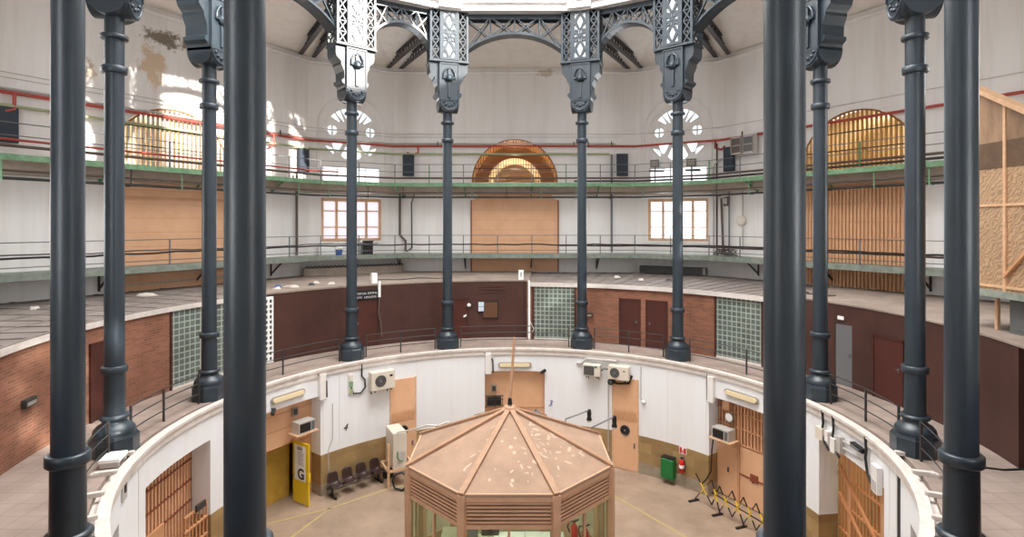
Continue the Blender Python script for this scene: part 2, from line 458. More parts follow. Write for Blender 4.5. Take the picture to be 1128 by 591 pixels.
# ---- sheds on the gallery
RL, RB = 11.4, 10.95
ZT = 7.33
def shed(name, a0, a1, r, mt, z0=GF, z1=ZT): return struct(MB().arc(a0, a1, r, r + .2, z0, z1).build(name, mt))
shed('wall_brick_left', -131, -75.8, RL, BRICK)
shed('wall_glazed_left', -75.8, -58.3, RL + .06, BROWN)
shed('wall_brown_far', -58.3, 3.4, RL, BROWN)
m = MB(); m.arc(3.4, 47.2, RB, RB + .2, GF, ZT - .08); m.box(-.1, .1, 0, .8, GF, ZT, ringframe(3.4, RB)); struct(m.build('wall_brick_right', BRICK))
shed('wall_glazed_right', 47.2, 58.2, RB + .08, BROWND, z1=ZT - .08)
m = MB(); m.arc(58.2, 71.0, RL, RL + .2, GF, ZT); m.arc(71.0, 74.3, RL, RL + .2, GF + 2.05, ZT); m.arc(74.3, 104, RL, RL + .2, GF, ZT)
m.box(-.1, .1, -.4, .8, GF, ZT, ringframe(58.3, RL)); m.box(-.1, .1, 0, 5.4, GF, ZT, ringframe(104.4, RL))
struct(m.build('wall_brown_right', BROWN))
shed('wall_brown_near', 118, 229, RL, BROWN)
m = MB(); m.arc(70, 75.5, RL + 1.2, RL + 1.3, GF, ZT); struct(m.build('wall_doorway_inside', STEEL))
# shed roofs
m = MB(); m.arc(-131, -58.3, RL - .03, 17.6, ZT, ZT + .06)
for a in range(-130, -58, 4): m.bar(PR(a, RL + .05, ZT + .06), PR(a, 17.4, ZT + .06), .09, .05)
for r in (12.6, 13.8, 15.0): m.arc(-131, -60, r, r + .08, ZT + .04, ZT + .08)
struct(m.build('ceiling_shed_left', ROOFG))
struct(MB().arc(-58.3, 3.4, RL - .03, 17.6, ZT - .02, ZT + .05).build('ceiling_shed_far', ROOFD))
m = MB(); m.arc(3.4, 58.2, RB - .05, 17.6, ZT - .08, ZT - .02)
for i in range(22): 
    a = 4.6 + i * 2.5; m.bar(PR(a, RB, ZT - .02), PR(a, 17.4, ZT - .02), .06, .04)
struct(m.build('ceiling_shed_right', ROOFG))
struct(MB().arc(3.4, 58.3, RB - .1, RB - .04, ZT - .2, ZT - .02).build('trim_3', KERB))
struct(MB().arc(-131, -58.3, RL - .07, RL - .02, ZT - .12, ZT + .03).build('trim_4', KERB))
struct(MB().arc(58.2, 131, RL - .03, 17.6, ZT, ZT + .05).build('ceiling_shed_side', ROOFD))
struct(MB().arc(131, 229, RL - .03, 17.6, ZT, ZT + .05).build('ceiling_shed_near', ROOFD))

# ---- outer walls
ZW0, ZW1 = 0.0, 18.75
def arch_poly(hw, zc, R, n=24):
    return [(hw, zc)] + [(R * math.cos(math.pi * i / n), zc + R * math.sin(math.pi * i / n)) for i in range(n + 1)]
for az in range(0, 360, 60):
    u = uh(0) + .25
    hole = circ(0, 12.36, 2.42, 28, 0, 180)
    o = plate('wall_' + SIDE[az], [(-u, ZW0), (u, ZW0), (u, ZW1), (-u, ZW1)], [hole], .3, lambda a, t, c, az=az: W(az, a, -.15 + t, c), WHITE)
    struct(o)
    # the gallery beyond the arch: barrel vault, end wall and an inner arch
    vs = []; fs = []
    N = 20
    for t in (-.28, -4.6):
        for i in range(N + 1):
            ph = math.pi * i / N; vs.append(W(az, 2.44 * math.cos(ph), t, 12.3 + 2.44 * math.sin(ph)))
    for i in range(N): fs.append((i, i + 1, N + 2 + i, N + 1 + i))
    m = MB(); m.add(vs, fs, True)
    m.box(-2.5, 2.5, -4.6, -.3, 12.1, 12.3, wframe(az)) if False else m.hexa([W(az, a, t, c) for c in (12.1, 12.33) for a, t in ((-2.45, -.3), (2.45, -.3), (2.45, -4.6), (-2.45, -4.6))])
    m.hexa([W(az, a, t, c) for c in (12.2, 14.9) for a, t in ((-2.5, -4.6), (2.5, -4.6), (2.5, -4.7), (-2.5, -4.7))])
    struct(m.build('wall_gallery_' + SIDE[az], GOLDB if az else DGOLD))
ROSE_Z = 14.87
def annsec(a0, a1, r0, r1, n=8):
    p = [(r1 * math.cos(rad(a0 + (a1 - a0) * i / n)), ROSE_Z + r1 * math.sin(rad(a0 + (a1 - a0) * i / n))) for i in range(n + 1)]
    q = [(r0 * math.cos(rad(a0 + 4 + (a1 - a0 - 8) * i / n)), ROSE_Z + r0 * math.sin(rad(a0 + 4 + (a1 - a0 - 8) * i / n))) for i in range(n + 1)]
    return p + q[::-1]
wn = 1
for az in range(30, 360, 60):
    u = uc(0) + .25
    holes = [[(-1.62, 9.1), (1.62, 9.1), (1.62, 11.4), (-1.62, 11.4)], [(-1.55, 12.25), (1.55, 12.25), (1.55, 13.12), (-1.55, 13.12)], circ(0, ROSE_Z, 1.6, 36)]
    struct(plate('wall_' + SIDE[az], [(-u, ZW0), (u, ZW0), (u, ZW1), (-u, ZW1)], holes, .3, lambda a, t, c, az=az: W(az, a, -.15 + t, c), WHITE))
    # rose tracery
    rh = []
    for b in (38, 102):
        for k in range(3):
            rh.append(annsec(b + k * 13.5, b + k * 13.5 + 12, .78 if k == 1 else .9, 1.4))
    rh.append(annsec(84, 96, 1.0, 1.4))
    for sx in (-1, 1):
        for q in range(4): rh.append([(sx * 1.02 + x, z) for x, z in ([(.03 if q in (0, 3) else -.03, ROSE_Z + .17 + (.03 if q < 2 else -.03))] + circ(0, ROSE_Z + .17, .26, 8, q * 90 + 8, q * 90 + 82))])
        rh.append([(sx * .42, ROSE_Z - .42), (sx * 1.05, ROSE_Z - .5), (sx * .9, ROSE_Z - .95), (sx * .72, ROSE_Z - 1.0)])
        rh.append([(sx * 1.02, ROSE_Z - .78), (sx * 1.38, ROSE_Z - .66), (sx * 1.3, ROSE_Z - .8), (sx * .98, ROSE_Z - 1.12), (sx * .9, ROSE_Z - 1.05)])
        rh.append([(sx * .1, ROSE_Z - .6), (sx * .34, ROSE_Z - .7), (sx * .55, ROSE_Z - 1.15), (sx * .42, ROSE_Z - 1.3), (sx * .1, ROSE_Z - 1.42)])
    o = plate('window_%d' % wn, circ(0, ROSE_Z, 1.6, 36), rh, .12, lambda a, t, c, az=az: W(az, a, -.16 + t, c), WHITE); wn += 1; struct(o)
    m = MB(); m.lathe([(1.56, -.01), (1.56, .01)], (0, 0, 0), 28, 'y', fr=lambda x, y, z, az=az: W(az, x, -.27 + y, ROSE_Z + z)); m.build('window_pane', GLASSC, o)
    # round-headed surround
    m = MB()
    pts = [W(az, 1.8, .02, 12.5)] + [W(az, 1.8 * math.cos(math.pi * i / 20), .02, 15.15 + 1.8 * math.sin(math.pi * i / 20)) for i in range(21)] + [W(az, -1.8, .02, 12.5)]
    m.tube(pts, .045, 6); m.build('window_surround', WHITE, o)
    # upper strip window
    m = MB()
    fr = wframe(az)
    for a in (-1.52, -.76, 0, .76, 1.52): m.box(a - .012, a + .012, -.2, -.12, 12.25, 13.12, fr)
    m.box(-1.55, 1.55, -.2, -.12, 12.25, 12.31, fr); m.box(-1.55, 1.55, -.2, -.12, 13.06, 13.12, fr)
    o = m.build('window_%d' % wn, TRIMW); wn += 1; struct(o)
    m = MB(); m.box(-1.5, 1.5, -.17, -.15, 12.3, 13.07, fr); m.build('window_pane', PANEW, o)
    # casement window with peach joinery
    m = MB()
    for a, w in ((-1.55, .07), (0, .09), (1.55, .07)): m.box(a - w, a + w, -.2, -.08, 9.15, 11.35, fr)
    m.box(-1.6, 1.6, -.2, -.08, 9.1, 9.24, fr); m.box(-1.6, 1.6, -.2, -.08, 11.24, 11.4, fr)
    o = m.build('window_%d' % wn, PWOOD); wn += 1; struct(o)
    m = MB()
    for a in (-.8, .8): m.box(a - .06, a + .06, -.19, -.1, 9.2, 11.3, fr)
    for a0, a1 in ((-1.5, -.85), (-.75, -.08), (.08, .75), (.85, 1.5)):
        for z in (9.85, 10.72): m.box(a0, a1, -.17, -.12, z - .025, z + .025, fr)
    m.build('window_bar', PWOOD, o)
    m = MB(); m.box(-1.5, 1.5, -.16, -.14, 9.2, 11.3, fr); m.build('window_pane', PANEP if az == 330 else PANEW, o)
    m = MB(); m.box(-1.75, 1.75, -.12, .06, 8.98, 9.1, fr); m.build('window_sill', WHITE, o)
# cornice
struct(MB().tube(ringpath(.06, 18.5), .09, 6, closed=True).build('trim_5', WHITE))
struct(MB().tube(ringpath(.03, 11.62), .05, 6, closed=True).build('trim_6', WHITE))
# aisle ceiling
RC = [17.67, 42.33, 77.67, 102.33, 137.67, 162.33]
RC = RC + [360 - a for a in RC[::-1]]
CA = [360 - 17.67] + RC[:-1]                     # columns clockwise from the left one of the far pair
outer = ringpath(-.25, 18.7)
m = MB()
vs = [Vector(p) for p in outer] + [Vector(PR(a, 10.2, 19.95)) for a in CA]
mid = []
for i in range(12):
    j = (i + 1) % 12
    # each bay is a shallow groin: its crown rises between the girders
    c = (vs[i] + vs[j] + vs[12 + i] + vs[12 + j]) / 4 + Vector((0, 0, .55))
    oc = (vs[i] + vs[j]) / 2; ic = (vs[12 + i] + vs[12 + j]) / 2 + Vector((0, 0, .1))
    b = [vs[i], oc, vs[j], vs[12 + j], ic, vs[12 + i], c]
    m.add(b, [(0, 1, 6), (1, 2, 6), (2, 3, 6), (3, 4, 6), (4, 5, 6), (5, 0, 6)], False)
struct(m.build('ceiling', CEIL))
# ring beam above the arches, with blocks over the columns
def RP(a, r, z): return Vector(PR(a, r, z))
m = MB()
for i in range(12):
    a, b = CA[i], CA[(i + 1) % 12]
    for r0, r1, z0, z1 in ((9.1, 10.35, 19.08, 19.36), (8.95, 10.3, 19.36, 19.7), (9.12, 10.2, 19.7, 20.6)):
        m.hexa([RP(a, r0, z0), RP(b, r0, z0), RP(b, r1, z0), RP(a, r1, z0), RP(a, r0, z1), RP(b, r0, z1), RP(b, r1, z1), RP(a, r1, z1)])
    fr = ringframe(a, 9.1)
    m.box(-.5, .5, -.28, .2, 19.12, 19.4, fr); m.box(-.46, .46, -.34, .2, 19.4, 19.74, fr); m.box(-.42, .42, -.22, .2, 19.74, 20.6, fr)
struct(m.build('trim_7', STONEW))
# lantern drum with tall windows, closed above
for i in range(12):
    a, b = CA[i], CA[(i + 1) % 12]
    A, B = RP(a, 9.7, 0), RP(b, 9.7, 0); d = (B - A); Lh = d.length / 2; d.normalize(); C = (A + B) / 2; nn = Vector((C.x, C.y, 0)).normalized()
    w = Lh - (.4 if i == 4 else .75)
    sill = 22.0 if i == 4 else 21.6  # this unseen window is widened and its sill set to sunlight one capital
    hole = [(-w, sill), (w, sill), (w, 26.7)] + [(w * math.cos(math.pi * k / 10), 26.7 + .7 * math.sin(math.pi * k / 10)) for k in range(1, 10)] + [(-w, 26.7)]
    def fr(x, t, z, C=C, d=d, nn=nn): return C + d * x + nn * t + Vector((0, 0, z))
    struct(plate('wall_lantern_%d' % (i + 1), [(-Lh, 20.5), (Lh, 20.5), (Lh, 28.2), (-Lh, 28.2)], [hole], .35, fr, STONEW))
m = MB(); m.lathe([(9.9, 28.1), (9.9, 28.3)], n=36); struct(m.build('ceiling_lantern', STONEW))
# outer roof over the aisle so that only window light comes in
m = MB()
o2 = ringpath(-.5, 19.3)
for i in range(12):
    j = (i + 1) % 12; a, b = CA[i], CA[j]
    m.add([o2[i], o2[j], RP(b, 9.8, 21.3), RP(a, 9.8, 21.3)], [(0, 1, 2, 3)], False)
struct(m.build('ceiling_outer_roof', CEIL))
# ================================================================== IRON COLUMNS
def column_proto():
    t = thing('cast_iron_post', '', 'column', 'ring of twelve iron columns')
    n = 8
    m = MB()
    def octo(r, z0, z1, r2=None):
        m.lathe([(r, z0), (r2 or r, z1)], n=8, smooth=False)
    octo(.50, 0, .40); octo(.47, .40, .46, .45)
    m.build('plinth', IRON, t)
    m = MB(); m.lathe([(.42, .46), (.43, .50), (.41, .58), (.34, .66), (.27, .70), (.25, .74), (.25, .78), (.29, .80), (.31, .84), (.29, .88), (.25, .90)], n=28); m.build('base_moulding', IRON, t)
    m = MB(); m.lathe([(.225, .74), (.215, 1.9), (.205, 2.1), (.2, 9.2), (.2, 10.3)], n=32); m.build('shaft', IRON, t)
    for z, r, h, k in ((1.95, .275, .085, 0), (8.94, .265, .085, 0), (9.70, .285, .055, 1)):
        m = MB(); m.lathe([(.2, z - h), (r - .02, z - h), (r, z - h + .02), (r, z + h - .02), (r - .02, z + h), (.2, z + h)], n=32); 
        o = m.build('collar', IRON, t)
        if k:
            m = MB(); m.lathe([(.2, z + h), (r - .02, z + h + .002), (.21, z + h + .02)], n=32); m.build('collar_dust', IRONK, o)
    # cushion block with round shields, front face towards -y
    zb = 10.12
    def fr(a, tt, c): return (a, tt, c)
    shield = [(-.42, zb + .52)] + [(.42 * math.cos(rad(180 + 180 * i / 16)), zb + .44 + .42 * math.sin(rad(180 + 180 * i / 16))) for i in range(17)] + [(.42, zb + .52)]
    m = MB(); m.prism(shield, fr, -.42, .42); m.prism(shield, lambda a, tt, c: (tt, a, c), -.42, .42)
    cor = m.build('corbel', IRON, t)
    half = [(.40, zb + .5), (.44, zb + .62), (.56, zb + .70), (.57, zb + .80), (.47, zb + .86), (.48, zb + 1.15), (.56, zb + 1.32), (.60, zb + 1.40), (.60, zb + 1.50), (.66, zb + 1.56), (.78, zb + 1.66), (.82, zb + 1.80), (.82, zb + 2.06), (.86, zb + 2.08), (.86, zb + 2.14)]
    out = [(x, z) for x, z in half] + [(-x, z) for x, z in half[::-1]]
    m = MB(); m.prism(out, fr, -.34, .42); m.build('side_scrolls', IRON, cor)
    m = MB(); m.box(-.42, .42, -.43, -.3, zb + .5, zb + 2.1); 
    for x in (-.40, .40): m.box(x - .025, x + .025, -.46, -.42, zb + .55, zb + 2.08)
    m.box(-.42, .42, -.46, -.42, zb + 2.02, zb + 2.08); m.build('front_panel', IRON, cor)
    # rosette, anchor stem and shield studs
    m = MB()
    m.lathe([(.15, -.47), (.17, -.52), (.10, -.55), (.10, -.58), (.05, -.60)], (0, 0, zb + 1.42), 20, 'y')
    m.tube([(-.25, -.47, zb + 1.42), (-.24, -.48, zb + 1.62), (-.14, -.49, zb + 1.80), (0, -.49, zb + 1.86), (.14, -.49, zb + 1.80), (.24, -.48, zb + 1.62), (.25, -.47, zb + 1.42)], .035, 6)
    m.tube([(-.27, -.49, zb + 1.42), (.27, -.49, zb + 1.42)], .04, 6)
    m.prism([(-.05, zb + 1.5), (.05, zb + 1.5), (.07, zb + 1.72), (0, zb + 1.92), (-.07, zb + 1.72)], fr, -.5, -.42)
    m.prism([(-.07, zb + 1.3), (.07, zb + 1.3), (.06, zb + .6), (-.06, zb + .6)], fr, -.49, -.42)
    m.build('rosette', IRON, cor)
    m = MB()
    m.tube([(.37 * math.cos(rad(180 + 180 * i / 16)), -.43, zb + .46 + .37 * math.sin(rad(180 + 180 * i / 16))) for i in range(17)], .03, 6)
    for b in (200, 235, 270, 305, 340): m.lathe([(.05, -.42), (.05, -.45), (.02, -.47)], (.24 * math.cos(rad(b)), 0, zb + .5 + .24 * math.sin(rad(b))), 10, 'y')
    m.build('shield_studs', IRON, cor)
    # pierced box above
    z0, z1 = zb + 2.14, zb + 4.36
    m = MB()
    for x in (-.78, .78):
        for y in (-.42, .42): m.box(x - .045, x + .045, y - .045, y + .045, z0, z1)
    m.box(-.83, .83, -.47, .47, z0, z0 + .07); m.box(-.83, .83, -.47, .47, z1 - .07, z1)
    m.box(-.86, .86, -.5, .5, z0 - .03, z0 + .02)
    bx = m.build('box_frame', IRON, t)
    zz0, zz1 = z0 + .07, z1 - .07; zm = (zz0 + zz1) / 2
    # lattice strips (front and back) and side grilles
    def lattice(p, w, nn):
        m = MB()    # p(s, z)
        hh = (zz1 - zz0) / nn
        for i in range(nn):
            a, b = zz0 + i * hh, zz0 + (i + 1) * hh
            m.bar(p(0, a), p(w, b), .045); m.bar(p(w, a), p(0, b), .045); m.bar(p(0, b), p(w, b), .035)
        m.build('side_lattice', IRON, bx)
    for y in (-.42, .42):
        for x in (-.74, .44): lattice(lambda s, z, x=x, y=y: (x + s, y, z), .30, 5)
    for x in (-.78, .78): lattice(lambda s, z, x=x: (x, -.38 + s, z), .76, 3)
    # front and back tracery panels: frame with a diamond, a flower and a diamond
    def dia(zc, hw=.2, hh=.38): return [(0, zc - hh), (hw, zc), (0, zc + hh), (-hw, zc)]
    holes = []
    L_ = zz1 - zz0; q = L_ * .27
    for zc in (zz0 + .08 + q * .68, zz1 - .08 - q * .68):
        hh = .36
        holes.append(dia(zc, .135, .29))
        for sx in (-1, 1):
            for sz in (-1, 1): holes.append([(sx * .24, zc + sz * .36), (sx * .07, zc + sz * .36), (sx * .24, zc + sz * .07)][::1 if sx * sz > 0 else -1])
    for sx in (-1, 1):
        holes.append([(sx * .03, zm), (sx * .22, zm + .07), (sx * .25, zm), (sx * .22, zm - .07)])
        for sz in (-1, 1):
            holes.append([(sx * .025, zm + sz * .05), (sx * .08, zm + sz * .12), (sx * .05, zm + sz * .26), (sx * .025, zm + sz * .26)])
            holes.append([(sx * .12, zm + sz * .16), (sx * .22, zm + sz * .13), (sx * .22, zm + sz * .26), (sx * .14, zm + sz * .26)])
    for y in (-.47, .45):
        o = plate('tracery_panel', [(-.41, zz0), (.41, zz0), (.41, zz1), (-.41, zz1)], holes, .05, lambda a, tt, c, y=y: (a, y + tt, c), IRON, bx)
    m = MB(); m.box(-.27, .27, -.43, -.41, zz0 + .05, zz1 - .05); m.build('white_backing', WPAN, bx)
    m = MB(); m.box(-.03, .03, -.3, .3, zz0, zz1); m.box(-.4, .4, -.01, .01, zz0, zz1); m.build('core_web', STEELD, bx)
    return t
LAB = {0: 'right-hand column of the far pair, right of the central arch, slate-grey iron', 1: 'slate-grey iron column in front of the right-hand wood-framed window',
       2: 'slate-grey iron column just right of the wide right foreground shaft, before the slatted orange screen', 3: 'slate-grey iron column with octagonal plinth left of the rightmost shaft, before the right slatted arch',
       4: 'rightmost dark iron column, a thick shaft with one collar low down', 5: 'widest grey iron shaft right of the octagonal booth, lit along its right edge',
       6: 'widest grey iron shaft left of the octagonal booth, with a bright patch of light', 7: 'leftmost dark iron column, a thick shaft with one collar low down',
       8: 'slate iron column with octagonal plinth beside the leftmost shaft, in front of the brick wall', 9: 'slate iron column at the left glass-block wall, in front of the peach shutter',
       10: 'slate iron column with sunlit white capital, in front of the curtained window', 11: 'left-hand column of the far pair, left of the central arch, slate-grey iron'}
R = 9.6
proto = column_proto()
for i in range(12):
    a = RC[i]
    c = proto if i == 0 else copy_tree(proto)
    c['label'] = LAB[i]; c.location = PR(a, R, GF) if i not in (5, 6) else ((2.83 if i == 5 else -2.83), -9.34, GF); c.rotation_euler = (0, 0, -rad(a))

# ---- arched lattice girders between the columns
def truss(i, label):
    a, b = CA[i], CA[(i + 1) % 12]
    P, Q = RP(a, R, 0), RP(b, R, 0)
    P = P + Vector((cos(a), -sin(a), 0)) * .80; Q = Q - Vector((cos(b), -sin(b), 0)) * .80
    d = Q - P; Lh = d.length / 2; d.normalize(); C = (P + Q) / 2; nn = Vector((C.x, C.y, 0)).normalized()
    t = thing('arched_girder', label, 'girder', 'arched lattice girders of the ring', tuple(C + Vector((0, 0, 17.5))))
    def fr(x, y, z): return C + d * x + nn * y + Vector((0, 0, z))
    wide = Lh > 1.8
    crown = 18.22 if wide else 18.32; ends = 17.45; top = 19.02
    Rr = (Lh ** 2 + (crown - ends) ** 2) / (2 * (crown - ends)); zc = crown - Rr
    def za(x): return zc + math.sqrt(max(0, Rr * Rr - x * x))
    m = MB(); m.box(-Lh, Lh, -.28, .28, top - .05, top + .06, fr); m.box(-Lh, Lh, -.26, -.2, top - .14, top, fr); m.box(-Lh, Lh, .2, .26, top - .14, top, fr); m.build('top_chord', IRON, t)
    m = MB(); N = 16
    for k in range(N):
        x0, x1 = -Lh + 2 * Lh * k / N, -Lh + 2 * Lh * (k + 1) / N
        for y0, y1, h0, h1 in ((-.28, .28, 0, .04), (-.26, -.2, 0, .12), (.2, .26, 0, .12)):
            m.hexa([fr(x0, y0, za(x0) + h0), fr(x1, y0, za(x1) + h0), fr(x1, y1, za(x1) + h0), fr(x0, y1, za(x0) + h0), fr(x0, y0, za(x0) + h1), fr(x1, y0, za(x1) + h1), fr(x1, y1, za(x1) + h1), fr(x0, y1, za(x0) + h1)])
    m.build('arched_chord', IRON, t)
    m = MB(); nb = 4
    for y in (-.23, .23):
        for k in range(nb):
            x0, x1 = -Lh + 2 * Lh * k / nb, -Lh + 2 * Lh * (k + 1) / nb
            m.bar(fr(x0, y, za(x0) + .06), fr(x1, y, top - .06), .07, .05); m.bar(fr(x0, y, top - .06), fr(x1, y, za(x1) + .06), .07, .05)
            m.bar(fr(x1, y, za(x1)), fr(x1, y, top), .06)
    m.build('cross_bracing', IRON, t)
TL = ['wide arched lattice girder spanning the centre of the ring, facing the far gallery', 'arched lattice girder between the far pair and the column at the bright window',
      'arched lattice girder at the upper right, beyond the right window column', 'arched girder right of the wide right shaft, out above the frame', 'arched girder above the right edge', 'near right arched girder overhead', 'near arched girder overhead above the viewer',
      'near left arched girder overhead', 'arched girder above the left edge', 'arched girder left of the wide left shaft, out above the frame', 'arched lattice girder at the upper left, beyond the sunlit capital', 'arched lattice girder joining the sunlit capital to the far pair']
for i in range(12):
    if i in (0, 1, 2, 3, 9, 10, 11): truss(i, TL[i])

# ---- pairs of straight lattice beams from the columns to the wall
def beam(i, s, label):
    a = CA[i]; k = i // 2; sg = -1 if i % 2 == 0 else 1
    P = RP(a, R + .5, 0); Q = Vector(W(60 * k, sg * uh(0), -.1, 0))
    d = (Q - P); L_ = d.length; d.normalize(); sd = Vector((d.y, -d.x, 0))
    P = P + sd * s * .34
    t = thing('lattice_girder', label, 'beam', 'dark lattice beams between columns and outer wall', tuple(P + Vector((0, 0, 18.7))))
    def fr(x, y, z): return P + d * x + sd * y + Vector((0, 0, z))
    m = MB(); m.box(0, L_, -.1, .1, 18.72, 18.77, fr); m.build('bottom_flange', STEELD, t)
    m = MB(); m.box(0, L_, -.1, .1, 19.1, 19.15, fr); m.build('top_flange', STEELD, t)
    m = MB(); nb = 18
    for q in range(nb):
        x0, x1 = L_ * q / nb, L_ * (q + 1) / nb
        m.bar(fr(x0, 0, 18.76), fr(x1, 0, 19.1), .05); m.bar(fr(x0, 0, 19.1), fr(x1, 0, 18.76), .05)
    m.build('web_lattice', STEELD, t)
wh = {11: 'left of the far left column', 10: 'behind the sunlit capital'}
names = {0: ('from the far left column', 'left', 'right'), 1: ('from the far right column', 'left', 'right'), 11: ('behind the sunlit capital at upper left', 'right', 'left'), 2: ('behind the capital at upper right', 'left', 'right')}
for i, (w, p1, p2) in names.items():
    for s in (-1, 1):
        beam(i, s, 'dark lattice beam %s, %s of its pair' % (w, (p1 if s * (1) < 0 else p2)))
# ================================================================== CATWALKS ROUND THE OUTER WALL
def sides_range(o):
    """(az, half length, frame) of every side at distance o from the wall"""
    for az in range(0, 360, 30): yield az, (uh(o) if az % 60 == 0 else uc(o))
def rail_posts(o, step):
    pts = []
    for az, h in sides_range(o):
        n = max(1, round(2 * h / step))
        for i in range(n): pts.append((az, -h + 2 * h * (i + .0) / n))
    return pts
def catwalk(zt, label, soffit, edge_m, upper):
    t = thing('catwalk', label, 'walkway', None, (0, 15.0, zt))
    m = MB(); oi, oo = 1.42, -.05
    pi, po = ringpath(oi, 0), ringpath(oo, 0)
    for i in range(12):
        j = (i + 1) % 12
        q = [pi[i], pi[j], po[j], po[i]]
        m.hexa([(p[0], p[1], zt - .06) for p in q] + [(p[0], p[1], zt) for p in q])
    m.build('deck', BEIGE if upper else GREYG, t)
    m = MB(); pe = ringpath(oi + .03, 0)
    h = .17 if upper else .21
    for i in range(12):
        j = (i + 1) % 12
        q = [pi[i], pi[j], pe[j], pe[i]]
        m.hexa([(p[0], p[1], zt - h) for p in q] + [(p[0], p[1], zt + .03) for p in q])
    m.build('edge_channel', edge_m, t)
    if upper:
        m = MB(); pa, pb = ringpath(.55, 0), ringpath(0, 0)
        for i in range(12):
            j = (i + 1) % 12; q = [pa[i], pa[j], pb[j], pb[i]]
            m.hexa([(p[0], p[1], zt - .5) for p in q] + [(p[0], p[1], zt - .06) for p in q])
        m.build('soffit_ledge', BEIGE, t)
    front = [(az, u) for az, u in rail_posts(oi, 1.84) if az in (0, 30, 60, 90, 270, 300, 330)]
    hh = 1.02
    for k, (az, u) in enumerate(front):
        m = MB(); m.bar(W(az, u, oi - .03, zt - .02), W(az, u, oi - .03, zt + hh), .045, .045); m.build('railing_post', (GREEND if (upper and k % 4 == 1) else STEEL), t)
    m = MB()
    zs = (hh, .62) if upper else (hh, .22)
    for z in zs:
        pts = runpath(270, -4.0, 90, 4.0, oi - .03, zt + z) if False else [W(270, -2, oi - .03, zt + z)] + [W(270, uc(oi), oi - .03, zt + z)] + [W(300, uh(oi), oi - .03, zt + z)] + [W(330, uc(oi), oi - .03, zt + z)] + [W(0, uh(oi), oi - .03, zt + z)] + [W(30, uc(oi), oi - .03, zt + z)] + [W(60, uh(oi), oi - .03, zt + z)] + [W(90, 2, oi - .03, zt + z)]
        m = MB(); m.tube(pts, .018, 6); m.build('rail', STEEL, t)
    for k, (az, u) in enumerate(front[::2]):
        m = MB(); fr = wframe(az)
        mm = GREEND if upper else STEELD
        m.box(u - .03, u + .03, .02, oi - .02, zt - .14, zt - .06, fr)
        m.bar(W(az, u, .06, zt - (.62 if upper else .8)), W(az, u, 1.0, zt - .12), .06)
        m.bar(W(az, u, .05, zt - (.7 if upper else .9)), W(az, u, .05, zt - .08), .06)
        m.build('bracket', mm, t)
    return t
LZ, UZ = H(-1.6), H(2.19)
catwalk(LZ, 'lower grey-green catwalk ringing the outer wall just above the shed roofs', BEIGE, GREYG, False)
catwalk(UZ, 'upper catwalk with green painted edge ringing the wall below the arched grilles', BEIGE, GREEN, True)
def span(o, z, sag=0):        # from the left edge of the picture round to the right
    return [W(270, 0, o, z), W(270, uc(o), o, z), W(300, uh(o), o, z), W(330, uc(o), o, z), W(0, uh(o), o, z), W(30, uc(o), o, z), W(60, uh(o), o, z), W(90, 0, o, z)]
def sub(o, z, a, b):
    """part of the same run; a, b = (index of side, u)"""
    order = [270, 300, 330, 0, 30, 60, 90]
    ia, ib = order.index(a[0]), order.index(b[0])
    pts = [W(a[0], a[1], o, z)]
    for k in range(ia, ib): pts.append(W(order[k], uh(o) if order[k] % 60 == 0 else uc(o), o, z))
    return pts + [W(b[0], b[1], o, z)]
def pipe(name, pts, r, m, label, cat='pipe', group=None, n=8):
    return tag(MB().tube(pts, r, n).build(name, m), label, cat, group)
# red fire main with its drops
t = thing('fire_main', 'red pipe running round the wall above the upper catwalk', 'pipe', None, W(0, 0, .2, H(4.38)))
MB().tube(span(.2, H(4.36)), .06, 10).build('main_run', REDP, t)
for az, u in ((300, 4.6), (0, -6.0), (60, -6.45), (300, -5.3)):
    m = MB(); s = 1 if az != 60 else -1
    m.tube([W(az, u + .6 * s, .2, H(4.36)), W(az, u + .62 * s, .2, H(4.0)), W(az, u + .2 * s, .2, H(3.86)), W(az, u, .2, H(4.02))][::1] if az != 300 else [W(az, u, .22, H(4.36)), W(az, u, .22, H(3.82)), W(az, u - .25, .22, H(3.72))], .055, 8)
    m.build('drop', REDP, t)
for az, u in ((0, -4.3), (0, -3.9), (0, 3.3), (0, 4.1), (0, 5.4), (300, -3.4), (300, 5.0), (60, -5.4)):
    m = MB(); m.bar(W(az, u, .02, H(4.36)), W(az, u, .3, H(4.36)), .05); m.bar(W(az, u, .2, H(4.3)), W(az, u, .2, H(4.62)), .05); m.build('clamp', STEELD, t)
pipe('conduit', sub(.12, H(4.5), (270, 0), (0, 5.6)), .045, CONDG, 'grey conduit clipped directly above the red pipe', 'conduit')
pipe('water_pipe', sub(.22, H(3.92), (270, 0), (0, 5.3)), .055, OLIVE, 'olive green pipe just below the red pipe, ending right of the central arch')
pipe('conduit', sub(.05, H(5.05), (270, 0), (60, 6)), .014, CONDG, 'thin grey wire run along the wall above the red pipe, the upper of two', 'wire')
pipe('conduit', sub(.05, H(4.88), (270, 0), (0, 6)), .012, CONDG, 'thin grey wire run along the wall above the red pipe, the lower of two', 'wire')
